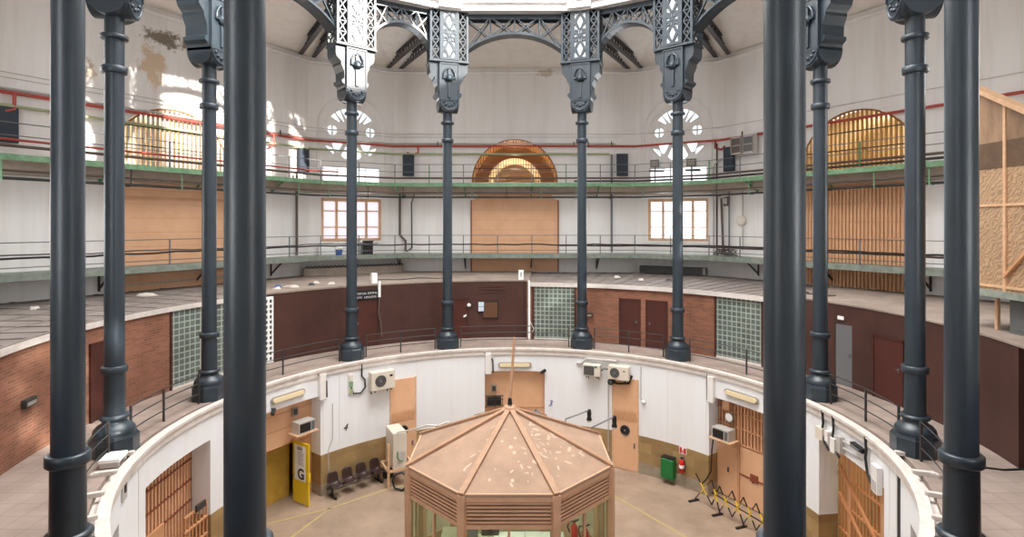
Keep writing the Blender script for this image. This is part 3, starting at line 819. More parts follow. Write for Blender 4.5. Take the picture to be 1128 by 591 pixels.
# conduits carried on hangers under the upper catwalk, and pipes on its deck
pipe('cable_run', sub(1.3, UZ + .3, (270, 0), (90, 0)), .05, CONDB, 'brown pipe run along the upper catwalk behind its railing', 'pipe')
pipe('cable_run', sub(1.28, UZ + .14, (0, 3.2), (90, 0)), .05, STEELD, 'dark cable bundle lying on the right half of the upper catwalk', 'cable')
pipe('fire_pipe', sub(1.25, UZ + .5, (270, 0), (330, -1)), .04, REDP, 'second red pipe, low behind the upper catwalk railing on the brick side', 'pipe')
pipe('conduit', sub(1.15, UZ - .48, (270, 0), (90, 0)), .04, CONDB, 'brown conduit hung below the upper catwalk, the upper of two', 'conduit')
pipe('conduit', sub(1.1, UZ - .72, (270, 0), (90, 0)), .05, STEELD, 'dark grey conduit hung below the upper catwalk, the lower of two', 'conduit')
hp = [(az, u) for az, u in rail_posts(1.15, 1.84) if az in (0, 30, 60, 300, 330)]
t = thing('conduit_hanger_set', 'green and grey drop hangers carrying the conduits under the upper catwalk', 'bracket', None, W(0, 0, 1.15, UZ - .76))
for k, (az, u) in enumerate(hp):
    m = MB(); m.bar(W(az, u + .5, 1.36, UZ - .03), W(az, u + .5, 1.36, UZ - .8), .035); m.bar(W(az, u + .5, 1.36, UZ - .78), W(az, u + .5, 1.02, UZ - .78), .035); m.build('hanger', GREEN if k % 3 else STEELD, t)
# cables along the lower catwalk railing
def wavy(o, z, a, b, amp, n=60, seed=1):
    pts = sub(o, z, a, b); out = []
    rnd = random.Random(seed)
    for p, q in zip(pts[:-1], pts[1:]):
        k = max(2, int((Vector(q) - Vector(p)).length / .7))
        for i in range(k):
            v = Vector(p).lerp(Vector(q), i / k); v.z += rnd.uniform(-amp, amp); out.append(v)
    return out + [Vector(pts[-1])]
pipe('cable_bundle', wavy(1.45, LZ + .52, (270, 0), (90, 0), .03, seed=3), .035, CABLE, 'black cable bundle sagging along the lower catwalk railing', 'cable')
pipe('cable_bundle', wavy(1.33, LZ + .6, (270, 0), (330, 1), .03, seed=5), .022, STEELD, 'thinner dark cable above the black one on the lower catwalk, brick side', 'cable')
pipe('cable_bundle', wavy(1.33, LZ + .46, (0, 2.4), (90, 0), .02, seed=6), .04, CONDB, 'brown cable on the lower catwalk railing, right of the central shutter', 'cable')
# vertical pipes
def vpipe(az, u, o, h0, h1, r, m, label, cat='pipe'): return pipe('downpipe', [W(az, u, o, H(h0)), W(az, u, o, H(h1))], r, m, label, cat)
vpipe(300, 5.88, .3, -1.55, 2.6, .07, CONDB, 'tall vertical grey-brown pipe between catwalks, near the curtained window')
pipe('downpipe', [W(0, -6.1, .12, H(-1.5)), W(0, -6.1, .12, H(-.9)), W(0, -6.42, .12, H(-.6)), W(0, -6.42, .12, H(1.5)), W(0, -6.1, .12, H(1.6))], .06, CONDB, 'cranked dark pipe on the white wall beside the curtained window', 'pipe')
pipe('downpipe', [W(0, -6.05, .1, H(-1.5)), W(0, -5.75, .1, H(-1.3)), W(0, -5.78, .1, H(1.2)), W(0, -5.6, .1, H(1.7)), W(0, -6.2, .1, H(2.0))], .035, STEELD, 'thin bent cable pipe right of the cranked dark pipe', 'pipe')
vpipe(0, 5.42, .12, -1.55, 3.9, .06, STEEL, 'vertical grey pipe right of the central shutter, crossing both catwalks')
vpipe(0, 4.9 - 2.45, .08, -1.5, 1.1, .02, STEELD, 'thin black pipe at the right edge of the central shutter')
vpipe(60, -7.0, .14, -1.5, 4.2, .04, STEELD, 'dark upright conduit left of the cabinets, right wall corner', 'conduit')
pipe('downpipe', [W(60, -6.6, .14, H(-1.5)), W(60, -6.72, .14, H(1.35)), W(60, -6.3, .14, H(1.4)), W(60, -6.3, .14, H(1.0)), W(60, -6.55, .14, H(1.0))], .055, CONDB, 'brown pipe with a hooked end beneath the green bracket, right wall corner', 'pipe')
vpipe(60, -6.25, .12, -1.5, 1.9, .035, STEEL, 'slim grey conduit ending below the upper catwalk, right wall corner', 'conduit')
pipe('downpipe', [W(60, -5.45, .1, H(-1.3)), W(60, -5.45, .1, H(1.7)), W(60, -5.7, .1, H(2.0))], .03, CONDG, 'pale conduit running down from the octagonal junction box', 'conduit')
pipe('downpipe', [W(30, 1.9, .1, H(-1.5)), W(30, 1.9, .1, H(3.0)), W(30, 2.1, .1, H(3.3)), W(60, -6.7, .1, H(3.35))], .035, CONDG, 'pale bent conduit beside the bright window', 'conduit')
# tangle of cables on the lower catwalk, right corner
m = MB(); rnd = random.Random(4)
for k in range(5):
    c = Vector(W(60, -6.3 + k * .14, .7, LZ + .05)); pts = []
    for i in range(26):
        a = i * .55 + k; pts.append(c + Vector((.34 * math.cos(a) + rnd.uniform(-.08, .08), .25 * math.sin(a), .16 + .14 * math.sin(a * 1.3 + k) + rnd.uniform(-.04, .04))))
    m.tube(pts, .018, 5)
tag(m.build('cable_tangle', CONDB), 'tangled heap of brown cables on the lower catwalk at the right wall corner', 'cable')
# junction box, cabinets, flat loudspeakers
def wbox(name, az, u, h, w, d, hh, m, label, cat, group=None, parts=None, o=0.0):
    t = thing(name, label, cat, group, W(az, u, o + d / 2, H(h) - hh / 2)); fr = wframe(az)
    MB().box(u - w / 2, u + w / 2, o + .0, o + d, H(h) - hh / 2, H(h) + hh / 2, fr).build('casing', m, t)
    return t, fr
t = thing('junction_box', 'beige octagonal junction box on the white wall right of the bright window', 'junction box', None, W(60, -5.53, .1, H(.0)))
m = MB(); m.lathe([(.27, .02), (.27, .14), (.23, .17)], (0, 0, 0), 8, 'y', smooth=False, fr=lambda x, y, z: W(60, -5.53 + x, y, H(.2) + z)); m.build('casing', ACW, t)
m = MB(); m.lathe([(.18, .17), (.16, .19)], (0, 0, 0), 8, 'y', smooth=False, fr=lambda x, y, z: W(60, -5.53 + x, y, H(.2) + z)); m.build('lid', ACW, t)
spk_l = {(0, -5.93): 'flat slate loudspeaker panel left of the central arch', (0, 6.0): 'flat slate loudspeaker panel right of the central arch', (300, 6.4): 'flat slate loudspeaker panel between the widest left shaft and the curtained window',
         (300, -5.5): 'flat slate loudspeaker panel at the left edge beneath red pipes', (60, -6.2): 'flat slate loudspeaker panel beside the grey equipment cabinets'}
for (az, u), lb in spk_l.items():
    t, fr = wbox('loudspeaker', az, u, 3.32, .62, .12, 1.24, SPK, lb, 'loudspeaker', 'flat wall loudspeakers', o=.12)
    m = MB(); m.box(u - .27, u + .27, .24, .255, H(2.76), H(3.88), fr); m.build('front_grille', SPK, t)
    m = MB(); m.box(u - .05, u + .05, .0, .13, H(3.7), H(3.8), fr); m.box(u - .05, u + .05, .0, .13, H(2.9), H(3.0), fr); m.build('wall_bracket', STEELD, t)
for u, lb, kk in ((-5.5, 'grey equipment cabinet with open front and coils, next to the slate loudspeaker', 0), (-4.8, 'grey glass-fronted equipment cabinet, farther from the slate loudspeaker', 1)):
    t, fr = wbox('equipment_cabinet', 60, u, 3.9, .6, .3, .95 if kk else .85, MICRO, lb, 'cabinet', 'equipment cabinets on the wall', o=.25)
    z = H(3.9)
    m = MB(); m.box(u - .24, u + .24, .54, .56, z + .03, z + .36, fr); m.box(u - .24, u + .24, .54, .56, z - .36, z - .03, fr); m.build('glass_door' if kk else 'open_bay', ASH if kk else CONDB, t)
    m = MB(); m.box(u - .3, u + .3, .54, .58, z - .02, z + .02, fr); m.box(u - .3, u - .26, .54, .58, z - .4, z + .4, fr); m.box(u + .26, u + .3, .54, .58, z - .4, z + .4, fr); m.build('door_frame', LFRAME, t)
    m = MB(); m.box(u - .06, u + .06, .0, .26, z - .3, z - .2, fr); m.build('wall_bracket', STEELD, t)
# lamps on the upper catwalk by the rose window on the right
for u, h, lb in ((-.95, 3.25, 'small grey floodlight standing before the right rose window, left of the iron shaft'), (.95, 3.2, 'grey floodlight with drooping cowl right of the shaft before the rose window')):
    t = thing('floodlight', lb, 'floodlight', 'floodlights before the right rose window', W(30, u, .9, UZ))
    fr = wframe(30)
    m = MB(); m.box(u - .24, u + .24, .8, 1.0, H(h) - .2, H(h) + .2, fr); m.build('housing', ASH, t)
    m = MB(); m.box(u - .18, u + .18, 1.0, 1.02, H(h) - .14, H(h) + .14, fr); m.build('lens', LFRAME, t)
    m = MB(); m.bar(W(30, u, .9, UZ), W(30, u, .9, H(h) - .2), .05); m.bar(W(30, u - .3, .9, H(h) - .38), W(30, u + .45, .9, H(h) - .42), .16, .1); m.build('stand', STEELD, t)
# things left on the lower catwalk
t = thing('paint_bucket', 'blue and white bucket standing on the lower catwalk under the curtained window', 'bucket', None, W(330, -.9, .9, LZ))
m = MB(); m.lathe([(.15, 0), (.19, .4)], W(330, -.9, .9, LZ), 16); m.build('body', BLUE, t)
m = MB(); m.lathe([(.195, .30), (.2, .42)], W(330, -.9, .9, LZ), 16); m.build('rim', WSIGN, t)
t = thing('waste_bin', 'black box standing on the lower catwalk right of the blue bucket', 'bin', None, W(330, .55, .8, LZ))
fr = wframe(330)
MB().box(.3, .85, .6, 1.0, LZ, LZ + .68, fr).build('body', BLACK, t); MB().box(.27, .88, .57, 1.03, LZ + .68, LZ + .74, fr).build('lid', BLACK, t)
t = thing('white_board', 'white panel leaning on the wall behind the blue bucket', 'panel', None, W(330, -1.35, .3, LZ))
MB().box(-1.8, -1.0, .2, .26, LZ, LZ + .62, fr).build('sheet', WSIGN, t); MB().box(-1.82, -.98, .26, .275, LZ + .58, LZ + .62, fr).build('edging', CONDG, t)
# low duct under the window (row of ribs) and dark duct on the right
t = thing('radiator_duct', 'long pale ribbed duct on the shed roof beneath the curtained window', 'duct', None, W(330, 0, .5, ZT + .05))
MB().box(-2.6, 2.6, .3, .62, ZT + .05, ZT + .42, fr).build('duct_body', BEIGE, t)
m = MB()
for i in range(26): m.tube([W(330, -2.5 + i * .2, .46, ZT + .42), W(330, -2.4 + i * .2, .46, ZT + .52), W(330, -2.3 + i * .2, .46, ZT + .42)], .03, 5)
m.build('ribs', STEELD, t)
fr = wframe(30)
t = thing('dark_duct', 'long dark duct on the shed roof under the bright window', 'duct', None, W(30, 0, .5, ZT))
MB().box(-1.9, 1.6, .3, .6, ZT + .03, ZT + .42, fr).build('duct_body', STEELD, t); MB().box(1.45, 1.6, .6, .63, ZT + .05, ZT + .4, fr).build('end_cap', LFRAME, t)
# peach shutters under the arches
def shouldered(hw, z0, z1, s=.36):
    return [(-hw, z0), (hw, z0), (hw, z1 - s)] + [(hw - s * math.sin(rad(90 * k / 6)) * 1.0 + 0, z1 - s * math.cos(rad(90 * k / 6)) + 0) for k in range(0, 0)] + \
           [(hw - s + s * (1 - math.sin(rad(15 * k))), z1 - s + s * (1 - math.cos(rad(15 * k)))) for k in range(1, 6)] + [(hw - s, z1)] + \
           [(-hw + s, z1)] + [(-(hw - s + s * (1 - math.sin(rad(15 * k)))), z1 - s + s * (1 - math.cos(rad(15 * k)))) for k in range(5, 0, -1)] + [(-hw, z1 - s)]
SL = {0: 'tall peach boarded shutter with notched corners below the central arch', 300: 'wide peach boarded shutter behind the iron posts at the left', 60: 'tall orange slatted screen with notched corners at the right'}
for az in (0, 300, 60):
    fr = wframe(az)
    t = thing('wall_shutter', SL[az], 'shutter', 'shutters below the arches', W(az, 0, .1, ZT))
    m = MB(); m.prism(shouldered(2.42, ZT + .03, H(1.72)), fr, .02, .09)
    m.build('panel', PEACH, t)
    m = MB()
    for k in range(7): m.box(-2.40, 2.40, .085, .10, H(-2.0) + k * .56, H(-1.985) + k * .56, fr)
    m.build('board_joint', PEACH2, t)
    m = MB(); m.box(-2.46, -2.40, .02, .14, ZT + .03, H(1.35), fr); m.box(2.40, 2.46, .02, .14, ZT + .03, H(1.35), fr); m.build('side_rail', RUST if az == 0 else PEACH2, t)
    if az == 60:
        for i in range(32):
            u = -2.325 + i * .15
            m = MB(); m.box(u - .03, u + .03, .11, .16, ZT + .05, H(1.62) - (.3 if abs(u) > 2.15 else 0), fr); m.build('slat', SLAT, t)
        for h in (-1.9, -.6, .1, .85):
            MB().box(-2.4, 2.4, .16, .18, H(h), H(h) + .03, fr).build('cross_rail', PEACH2, t)
    if az == 300:
        for za_, zb_2 in ((-2.38, -2.30), (-1.95, -1.87), (1.62, 1.78)):
            m = MB()
            for i in range(48):
                u = -2.35 + i * .1; m.box(u - .02, u + .02, .1, .16, H(za_), H(zb_2), fr)
            m.build('perforated_strip', ACW, t)
        MB().box(-2.4, 2.4, .1, .14, H(1.0), H(1.12), fr).build('head_rail', PEACH2, t)
# arched grilles
GL = {0: 'dark gold arched grille over the central shutter, a lit inner arch behind it', 300: 'arched slatted grille at the left, crossed by red and green pipes', 60: 'large arched grille of upright gold slats at the right'}
for az in (0, 300, 60):
    fr = wframe(az); R0, zc = 2.38, 12.36
    t = thing('arched_grille', GL[az], 'grille', 'arched grilles above the shutters', W(az, 0, .05, zc))
    m = MB(); m.tube([W(az, R0 * math.cos(math.pi * i / 24), .02, zc + R0 * math.sin(math.pi * i / 24)) for i in range(25)], .04, 8); m.build('arch_frame', DGOLD, t)
    bw = .022 if az == 0 else .045
    nb = 34 if az == 0 else 26
    for i in range(nb):
        u = -R0 + (i + .5) * 2 * R0 / nb
        m = MB(); m.box(u - bw, u + bw, -.02, .03, zc, zc + math.sqrt(R0 * R0 - u * u), fr); m.build('bar', DGOLD if az == 0 else (GOLD if az == 60 else CONDG), t)
    for z in (.75, 1.5):
        w = math.sqrt(R0 * R0 - z * z); MB().box(-w, w, -.04, .04, zc + z, zc + z + .04, fr).build('cross_bar', STEELD, t)
    # inner arch in the gallery behind
    if az == 0:
        m = MB()
        for i in range(20):
            a0, a1 = math.pi * i / 20, math.pi * (i + 1) / 20
            m.hexa([W(az, r * math.cos(a), tt, zc + r * math.sin(a)) for tt in (-2.2, -2.9) for r, a in ((1.28, a0), (1.62, a0), (1.62, a1), (1.28, a1))])
        struct(m.build('wall_inner_arch', GOLDB))
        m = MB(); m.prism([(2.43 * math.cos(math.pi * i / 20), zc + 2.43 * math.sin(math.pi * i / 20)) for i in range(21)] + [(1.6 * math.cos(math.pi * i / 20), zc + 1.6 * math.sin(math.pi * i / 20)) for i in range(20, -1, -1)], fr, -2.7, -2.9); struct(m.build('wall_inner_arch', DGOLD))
# meshed enclosure on the right, leaning roof
t = thing('meshed_enclosure', 'gold meshed lean-to enclosure beyond the rightmost thick shaft', 'enclosure', None, (11.7, -2.5, LZ - .1))
def ez(y): return 13.25 + .60 * (y + 1.25)
Y0, Y1, XE = -4.6, -.65, 11.7
m = MB(); m.add([(XE, Y1, LZ), (XE, Y0, LZ), (XE, Y0, ez(Y0)), (XE, Y1, ez(Y1)), (XE + .03, Y1, LZ), (XE + .03, Y0, LZ), (XE + .03, Y0, ez(Y0)), (XE + .03, Y1, ez(Y1))], [(0, 1, 2, 3), (7, 6, 5, 4), (0, 4, 5, 1), (1, 5, 6, 2), (2, 6, 7, 3), (3, 7, 4, 0)])
m.build('front_mesh', SCRM, t)
0 and m.add([(XE, Y1, LZ), (16.5, Y1, LZ), (16.5, Y1, ez(Y1)), (XE, Y1, ez(Y1)), (XE, Y1 - .03, LZ), (16.5, Y1 - .03, LZ), (16.5, Y1 - .03, ez(Y1)), (XE, Y1 - .03, ez(Y1))], [(0, 1, 2, 3), (7, 6, 5, 4), (2, 6, 7, 3), (1, 5, 6, 2)])
m = MB(); m.add([(XE - .2, Y1 + .1, ez(Y1) + .05), (XE - .2, Y0, ez(Y0) + .0), (XE + .1, Y0, ez(Y0)), (XE + .1, Y1 + .1, ez(Y1) + .05), (XE - .2, Y1 + .1, ez(Y1) + .17), (XE - .2, Y0, ez(Y0) + .12), (XE + .1, Y0, ez(Y0) + .12), (XE + .1, Y1 + .1, ez(Y1) + .17)], [(0, 1, 2, 3), (7, 6, 5, 4), (0, 4, 5, 1), (1, 5, 6, 2), (2, 6, 7, 3), (3, 7, 4, 0)]); m.build('lean_roof', PWOOD, t)
for y in (-.68, -1.83, -3.2, -4.5): MB().box(XE - .05, XE, y - .035, y + .035, LZ, ez(y) + .02).build('mullion', PWOOD, t)
for z in (LZ + .1, 10.47): MB().box(XE - .04, XE, Y0, Y1, z - .03, z + .03).build('mesh_rail', PWOOD, t)
m = MB(); m.box(XE - .02, XE - .005, -3.2, Y1, 11.37, 12.0); m.build('solid_band', SCRD, t)
m = MB(); m.add([(XE - .02, Y1, 12.0), (XE - .02, -3.2, 12.0), (XE - .02, -3.2, ez(-3.2)), (XE - .02, Y1, ez(Y1)), (XE - .005, Y1, 12.0), (XE - .005, -3.2, 12.0), (XE - .005, -3.2, ez(-3.2)), (XE - .005, Y1, ez(Y1))], [(0, 1, 2, 3), (7, 6, 5, 4), (0, 4, 5, 1), (1, 5, 6, 2), (2, 6, 7, 3), (3, 7, 4, 0)]); m.build('scratched_panel', SCRT, t)
MB().bar((XE - .05, -1.83, 8.75), (XE - .05, -3.4, 10.4), .07, .06).build('diagonal_brace', PEACH2, t)
m = MB(); m.box(XE - .12, 15.0, Y0, Y1 + .3, LZ - .16, LZ); m.build('platform', GREYG, t)
for y in (-1.2, -3.0): MB().box(XE + .3, XE + .38, y - .04, y + .04, ZT + .05, LZ - .16).build('platform_leg', PWOOD, t)
t = thing('grey_cabinet', 'grey metal cabinet on the shed roof under the meshed enclosure', 'cabinet', None, (12.2, -2.2, ZT + .05))
MB().box(11.95, 12.6, -2.6, -1.65, ZT + .05, LZ - .17).build('body', ASH, t); MB().box(11.93, 11.95, -2.5, -1.75, ZT + .15, LZ - .25).build('cabinet_door', ASH, t)
# ================================================================== THINGS ON THE GALLERY
def door_leaf(num, a0, a1, r, z1, m, frame_m=None, handle='right', z0=GF, trans=0):
    a = (a0 + a1) / 2; fr = ringframe(a, r); w = r * rad(a1 - a0) / 2
    o = struct(MB().box(-w, w, -.03, .03, z0 + .02, z1, fr).build('door_%d' % num, m))
    m2 = MB(); m2.box(-w - .05, -w, -.05, .05, z0, z1 + .05, fr); m2.box(w, w + .05, -.05, .05, z0, z1 + .05, fr); m2.box(-w - .05, w + .05, -.05, .05, z1, z1 + .05, fr)
    m2.build('door_frame', frame_m or BROWND, o)
    x = w - .12 if handle == 'right' else -w + .12
    m2 = MB(); m2.box(x - .02, x + .02, -.05, -.03, z0 + .97, z0 + 1.1, fr); m2.bar(fr(x, -.06, z0 + 1.05), fr(x + (-.08 if handle == 'right' else .08), -.06, z0 + 1.05), .02); m2.build('door_handle', STEEL, o)
    return o, fr, w
door_leaf(11, -90.6, -87.4, RL - .02, H(-3.25), BROWND)
door_leaf(12, -37.3, -32.4, RL - .02, H(-3.38), BROWND, handle='left')
door_leaf(13, -14.4, -11.5, RL - .02, H(-3.5), REDDOOR)
door_leaf(14, 25.5, 30.0, RB - .02, H(-3.33), BROWND)
door_leaf(15, 31.8, 36.3, RB - .02, H(-3.33), BROWND, handle='left')
door_leaf(16, 78.7, 84.0, RL - .02, H(-3.45), REDDOOR)
o, fr, w = door_leaf(17, 70.9, 74.4, RL + .05, H(-3.3), STEEL)
# glazed walls of glass block
def glass_wall(a0, a1, r, z1, label):
    t = thing('glass_block_panel', label, 'glass wall', 'glass block panels', PR((a0 + a1) / 2, r, GF))
    MB().arc(a0, a1, r, r + .05, GF + .08, z1 - .12, 1).build('glass_blocks', GBLOCK, t)
    MB().arc(a0, a1, r - .02, r + .05, GF, GF + .08).build('rail_frame', KERB, t); MB().arc(a0, a1, r - .02, r + .05, z1 - .12, z1 - .04).build('rail_frame', KERB, t)
    for a in (a0, a1): MB().box(-.04, .04, -.03, .05, GF, z1 - .04, ringframe(a, r)).build('jamb_frame', BROWND, t)
glass_wall(4.5, 14.7, RB - .02, ZT - .1, 'green glass-block panel just right of the white post, near the centre of the gallery')
glass_wall(47.4, 57.8, RB + .02, ZT - .1, 'green glass-block panel between the brick wall and the wide right shaft')
glass_wall(-75.6, -64.5, RL + .0, ZT, 'green glass-block panel between the left brick wall and the wide left shaft')
t = thing('vent_block_screen', 'narrow screen of pierced white blocks beside the brown wall', 'screen', None, PR(-56, RL - .03, GF))
fr = ringframe(-56.2, RL - .04)
holes = [[(x, z), (x + .11, z), (x + .11, z + .13), (x, z + .13)] for x in (-.15, .04) for z in [GF + .12 + .2 * k for k in range(12)]]
plate('block_grid', [(-.2, GF + .03), (.2, GF + .03), (.2, ZT - .1), (-.2, ZT - .1)], holes, .08, lambda a, tt, c, fr=fr: fr(a, tt, c), WSIGN, t)
MB().box(-.2, .2, .03, .04, GF + .03, ZT - .1, fr).build('dark_backing', STEELD, t)
t = thing('white_post', 'white painted post where the brown wall meets the glass blocks', 'post', None, PR(3.5, RB - .1, GF))
fr = ringframe(3.55, RB - .12)
MB().box(-.05, .05, -.05, .05, GF, ZT + .08, fr).build('shaft', WSIGN, t)
m = MB(); m.tube([fr(.05, -.05, GF + .85), fr(.22, -.05, GF + .5), fr(.12, -.05, GF + .35)], .015, 6); m.build('loose_cable', CONDW, t)
# sign over the dark door, boards and lights on the brown wall
fr = ringframe(-34.6, RL - .03)
t = thing('lettered_sign', 'black sign with two lines of white lettering above the dark brown door', 'sign', None, tuple(fr(0, 0, H(-3.0))))
MB().box(-.56, .56, -.03, 0, H(-3.28), H(-2.86), fr).build('board', BLACK, t)
m = MB(); rnd = random.Random(3)
for z, segs in ((H(-3.0), ((-.46, -.26), (-.2, -.03), (.04, .46))), (H(-3.17), ((-.46, -.22), (-.12, .4)))):
    for x0, x1 in segs:
        x = x0
        while x < x1:
            hh = .075; m.box(x, x + .014, -.036, -.03, z - hh / 2, z + hh / 2, fr)
            k = rnd.randrange(3)
            if k != 1: m.box(x, x + .04, -.036, -.03, z + hh / 2 - .014, z + hh / 2, fr)
            if k != 0: m.box(x, x + .04, -.036, -.03, z - hh / 2, z - hh / 2 + .014, fr)
            x += .062
m.build('lettering', WSIGN, t)
fr = ringframe(-32.1, RL - .05)
t = thing('white_trunking', 'white box on the roof edge with a short white duct and loose cable below', 'conduit', None, tuple(fr(0, 0, ZT)))
MB().box(-.24, .0, .1, .34, ZT + .06, ZT + .52, fr).build('junction_cover', WSIGN, t)
MB().box(.0, .1, -.07, .03, H(-3.2), H(-2.5), fr).build('duct', WSIGN, t)
m = MB(); m.tube([fr(.05, -.05, H(-3.2)), fr(.02, -.06, H(-3.6)), fr(.0, -.05, H(-3.9)), fr(.1, -.05, H(-4.3)), fr(.12, -.05, H(-4.7)), fr(.16, -.05, H(-4.95))], .03, 6); m.build('loose_cable', CONDB, t)
fr = ringframe(1.5, RL)
t = thing('roof_vent_box', 'small white box standing on the shed roof edge near the centre', 'box', None, tuple(fr(0, .1, ZT)))
MB().box(-.12, .12, .05, .3, ZT + .04, ZT + .5, fr).build('casing', WSIGN, t); m = MB(); m.box(-.02, .02, .04, .05, ZT + .2, ZT + .4, fr); m.build('slot', BLACK, t)
fr = ringframe(63.5, RL)
t = thing('roof_vent_box', 'grey-white box on the shed roof edge by the wide right shaft', 'box', None, tuple(fr(0, .1, ZT)))
MB().box(-.12, .12, 1.3, 1.5, ZT + .04, ZT + .5, fr).build('casing', CONDG, t); MB().box(-.13, .13, 1.29, 1.51, ZT + .5, ZT + .53, fr).build('lid', WSIGN, t)
fr = ringframe(-6.0, RL - .02)
t = thing('notice_board', 'dark wooden notice board on the brown wall near the centre', 'notice board', None, tuple(fr(0, 0, H(-4.1))))
MB().box(-.34, .42, -.03, 0, H(-4.42), H(-3.62), fr).build('frame', BLACK, t); MB().box(-.3, .38, -.035, -.03, H(-4.38), H(-3.66), fr).build('cork', BOARD, t)
fr = ringframe(-7.9, RL - .06)
t = thing('paper_notice', 'pale blue framed sheet pinned beside the dark notice board', 'notice', None, tuple(fr(0, 0, H(-3.9))))
MB().box(-.17, .13, -.02, 0, H(-4.1), H(-3.62), fr).build('frame', BLACK, t)
m = MB(); m.box(-.15, .11, -.025, -.02, H(-3.85), H(-3.64), fr); m.build('upper_sheet', BSIGN, t); m = MB(); m.box(-.15, .11, -.025, -.02, H(-4.07), H(-3.87), fr); m.build('lower_sheet', BSIGN, t)
fr = ringframe(-10.9, RL - .03)
t = thing('wall_light', 'small white fitting on the brown wall between the red door and the notice', 'light', None, tuple(fr(0, 0, H(-3.75))))
m = MB(); m.lathe([(.09, 0), (.09, -.05), (.05, -.08)], (0, 0, H(-3.78)), 14, 'y', fr=fr); m.build('globe', WSIGN, t); m = MB(); m.box(-.1, .1, -.01, .02, H(-3.88), H(-3.68), fr); m.build('back_plate', BROWND, t)
fr = ringframe(-12.1, RL - .07)
t = thing('warning_tag', 'small white tag hanging from the oxide red door handle', 'tag', None, tuple(fr(0, 0, H(-4.3))))
m = MB(); m.hexa([fr(x, y, z) for z0, z1 in ((H(-4.35), H(-4.25)),) for y in (-.03, -.02) for x, z in ((-.02, z0), (.12, z0 + .07), (.12, z1 + .07), (-.02, z1))]); m.build('tag_sheet', WSIGN, t)
def bulkhead(a, r, h, label, big=False):
    fr = ringframe(a, r - .02); t = thing('wall_vent', label, 'wall vent', 'small grey fittings on the brick walls', tuple(fr(0, 0, H(h))))
    MB().box(-.2, .2, -.1, 0, H(h) - .09, H(h) + .09, fr).build('hood', STEELD, t); m = MB(); m.box(-.16, .16, -.11, -.1, H(h) - .06, H(h) + .02, fr); m.build('louvre', LFRAME, t)
bulkhead(-102.2, RL, -4.05, 'small grey vent hood on the sunlit left brick wall')
bulkhead(17.9, RB, -4.1, 'small grey vent hood on the brick wall left of the paired brown doors')
fr = ringframe(72.3, RL - .03)
t = thing('door_number_plate', 'small pale plate above the open doorway in the brown wall', 'sign', None, tuple(fr(0, 0, H(-3.1))))
MB().box(-.12, .12, -.02, 0, H(-3.16), H(-3.04), fr).build('plate', WSIGN, t); MB().box(-.12, .12, -.025, -.02, H(-3.17), H(-3.15), fr).build('lower_edge', LFRAME, t)
m = MB()
fr = ringframe(-5.0, RL - .02)
for k in range(3): m.box(-.7, .55, -.01, .01, H(-2.95 - k * .14), H(-2.93 - k * .14), fr)
struct(m.build('trim_8', BROWND))

# ---- railings at the edge of the gallery
edges = []
RLB = {0: 'thin black railing across the centre, in line with the far gallery', 1: 'short black railing before the paired brown doors in the brick wall', 2: 'black railing section in front of the right glass-block panel', 3: 'short black railing between the two right-hand columns',
       4: 'black railing section beside the rightmost thick shaft', 9: 'black railing section in front of the left glass-block panel', 8: 'short black railing between the two left-hand columns', 7: 'black railing section beside the leftmost thick shaft', 10: 'black railing section in front of the far left brown wall', 11: 'short black railing before the plain brown wall, left of centre'}
RLB = {0: RLB[0], 1: RLB[1], 2: RLB[2], 3: RLB[3], 4: RLB[4], 8: RLB[7], 9: RLB[8], 10: RLB[10], 11: RLB[11]}
RR = 9.5
for i, lb in RLB.items():
    a, b = CA[i], CA[(i + 1) % 12]
    if b < a: b += 360
    da = math.degrees(.56 / RR)
    a += da; b -= da
    t = thing('gallery_railing', lb, 'railing', 'railings along the gallery edge', PR((a + b) / 2, RR, GF))
    for q in (a, (a + b) / 2, b): 
        m = MB(); p = PR(q, RR, GF); m.bar(p, (p[0], p[1], GF + .9), .045); m.build('railing_post', STEELD, t)
    for z in (.30, .60, .88):
        n = 10; m = MB(); m.tube([PR(a + (b - a) * k / n, RR, GF + z) for k in range(n + 1)], .016, 6); m.build('rail', STEELD, t)
# gutter brackets along the kerb where it runs beside the viewer
k = 0
for s in (-1, 1):
    for q in range(5):
        a = s * (104 + q * 6.6)
        fr = ringframe(a, 9.2)
        m = MB(); m.box(-.05, .05, -.12, .30, GF + .0, GF + .09, fr); m.box(-.07, .07, .2, .36, GF - .0, GF + .07, fr)
        lb = 'white cross bracket over the kerb gutter on the %s side, %s' % ('left' if s < 0 else 'right', ['first beside the octagonal plinth', 'second from the plinth', 'third from the plinth', 'fourth from the plinth', 'nearest the viewer'][q])
        tag(m.build('kerb_bracket', KERB), lb, 'bracket', 'brackets over the kerb gutter')
t = thing('slatted_box', 'white slatted box lying on the kerb beside the left octagonal plinth', 'box', None, (-8.95, -2.72, GF))
fr = ringframe(-107.0, 9.33)
MB().box(-.26, .26, -.2, .2, GF + .13, GF + .2, fr).build('lid', WSIGN, t)
for x in (-.2, .2): MB().box(x - .04, x + .04, -.18, .18, GF + .02, GF + .13, fr).build('foot', CONDG, t)
# black cables trailing over the gallery floor on the right
pts = [(9.9, -2.6, GF + .02), (10.2, -2.9, GF + .02), (10.6, -3.05, GF + .02), (11.1, -3.0, GF + .02), (11.6, -3.1, GF + .02), (12.2, -3.0, GF + .02)]
tag(MB().tube(pts, .02, 6).build('floor_cable', CABLE), 'black cable trailing across the gallery floor at the far right', 'cable')
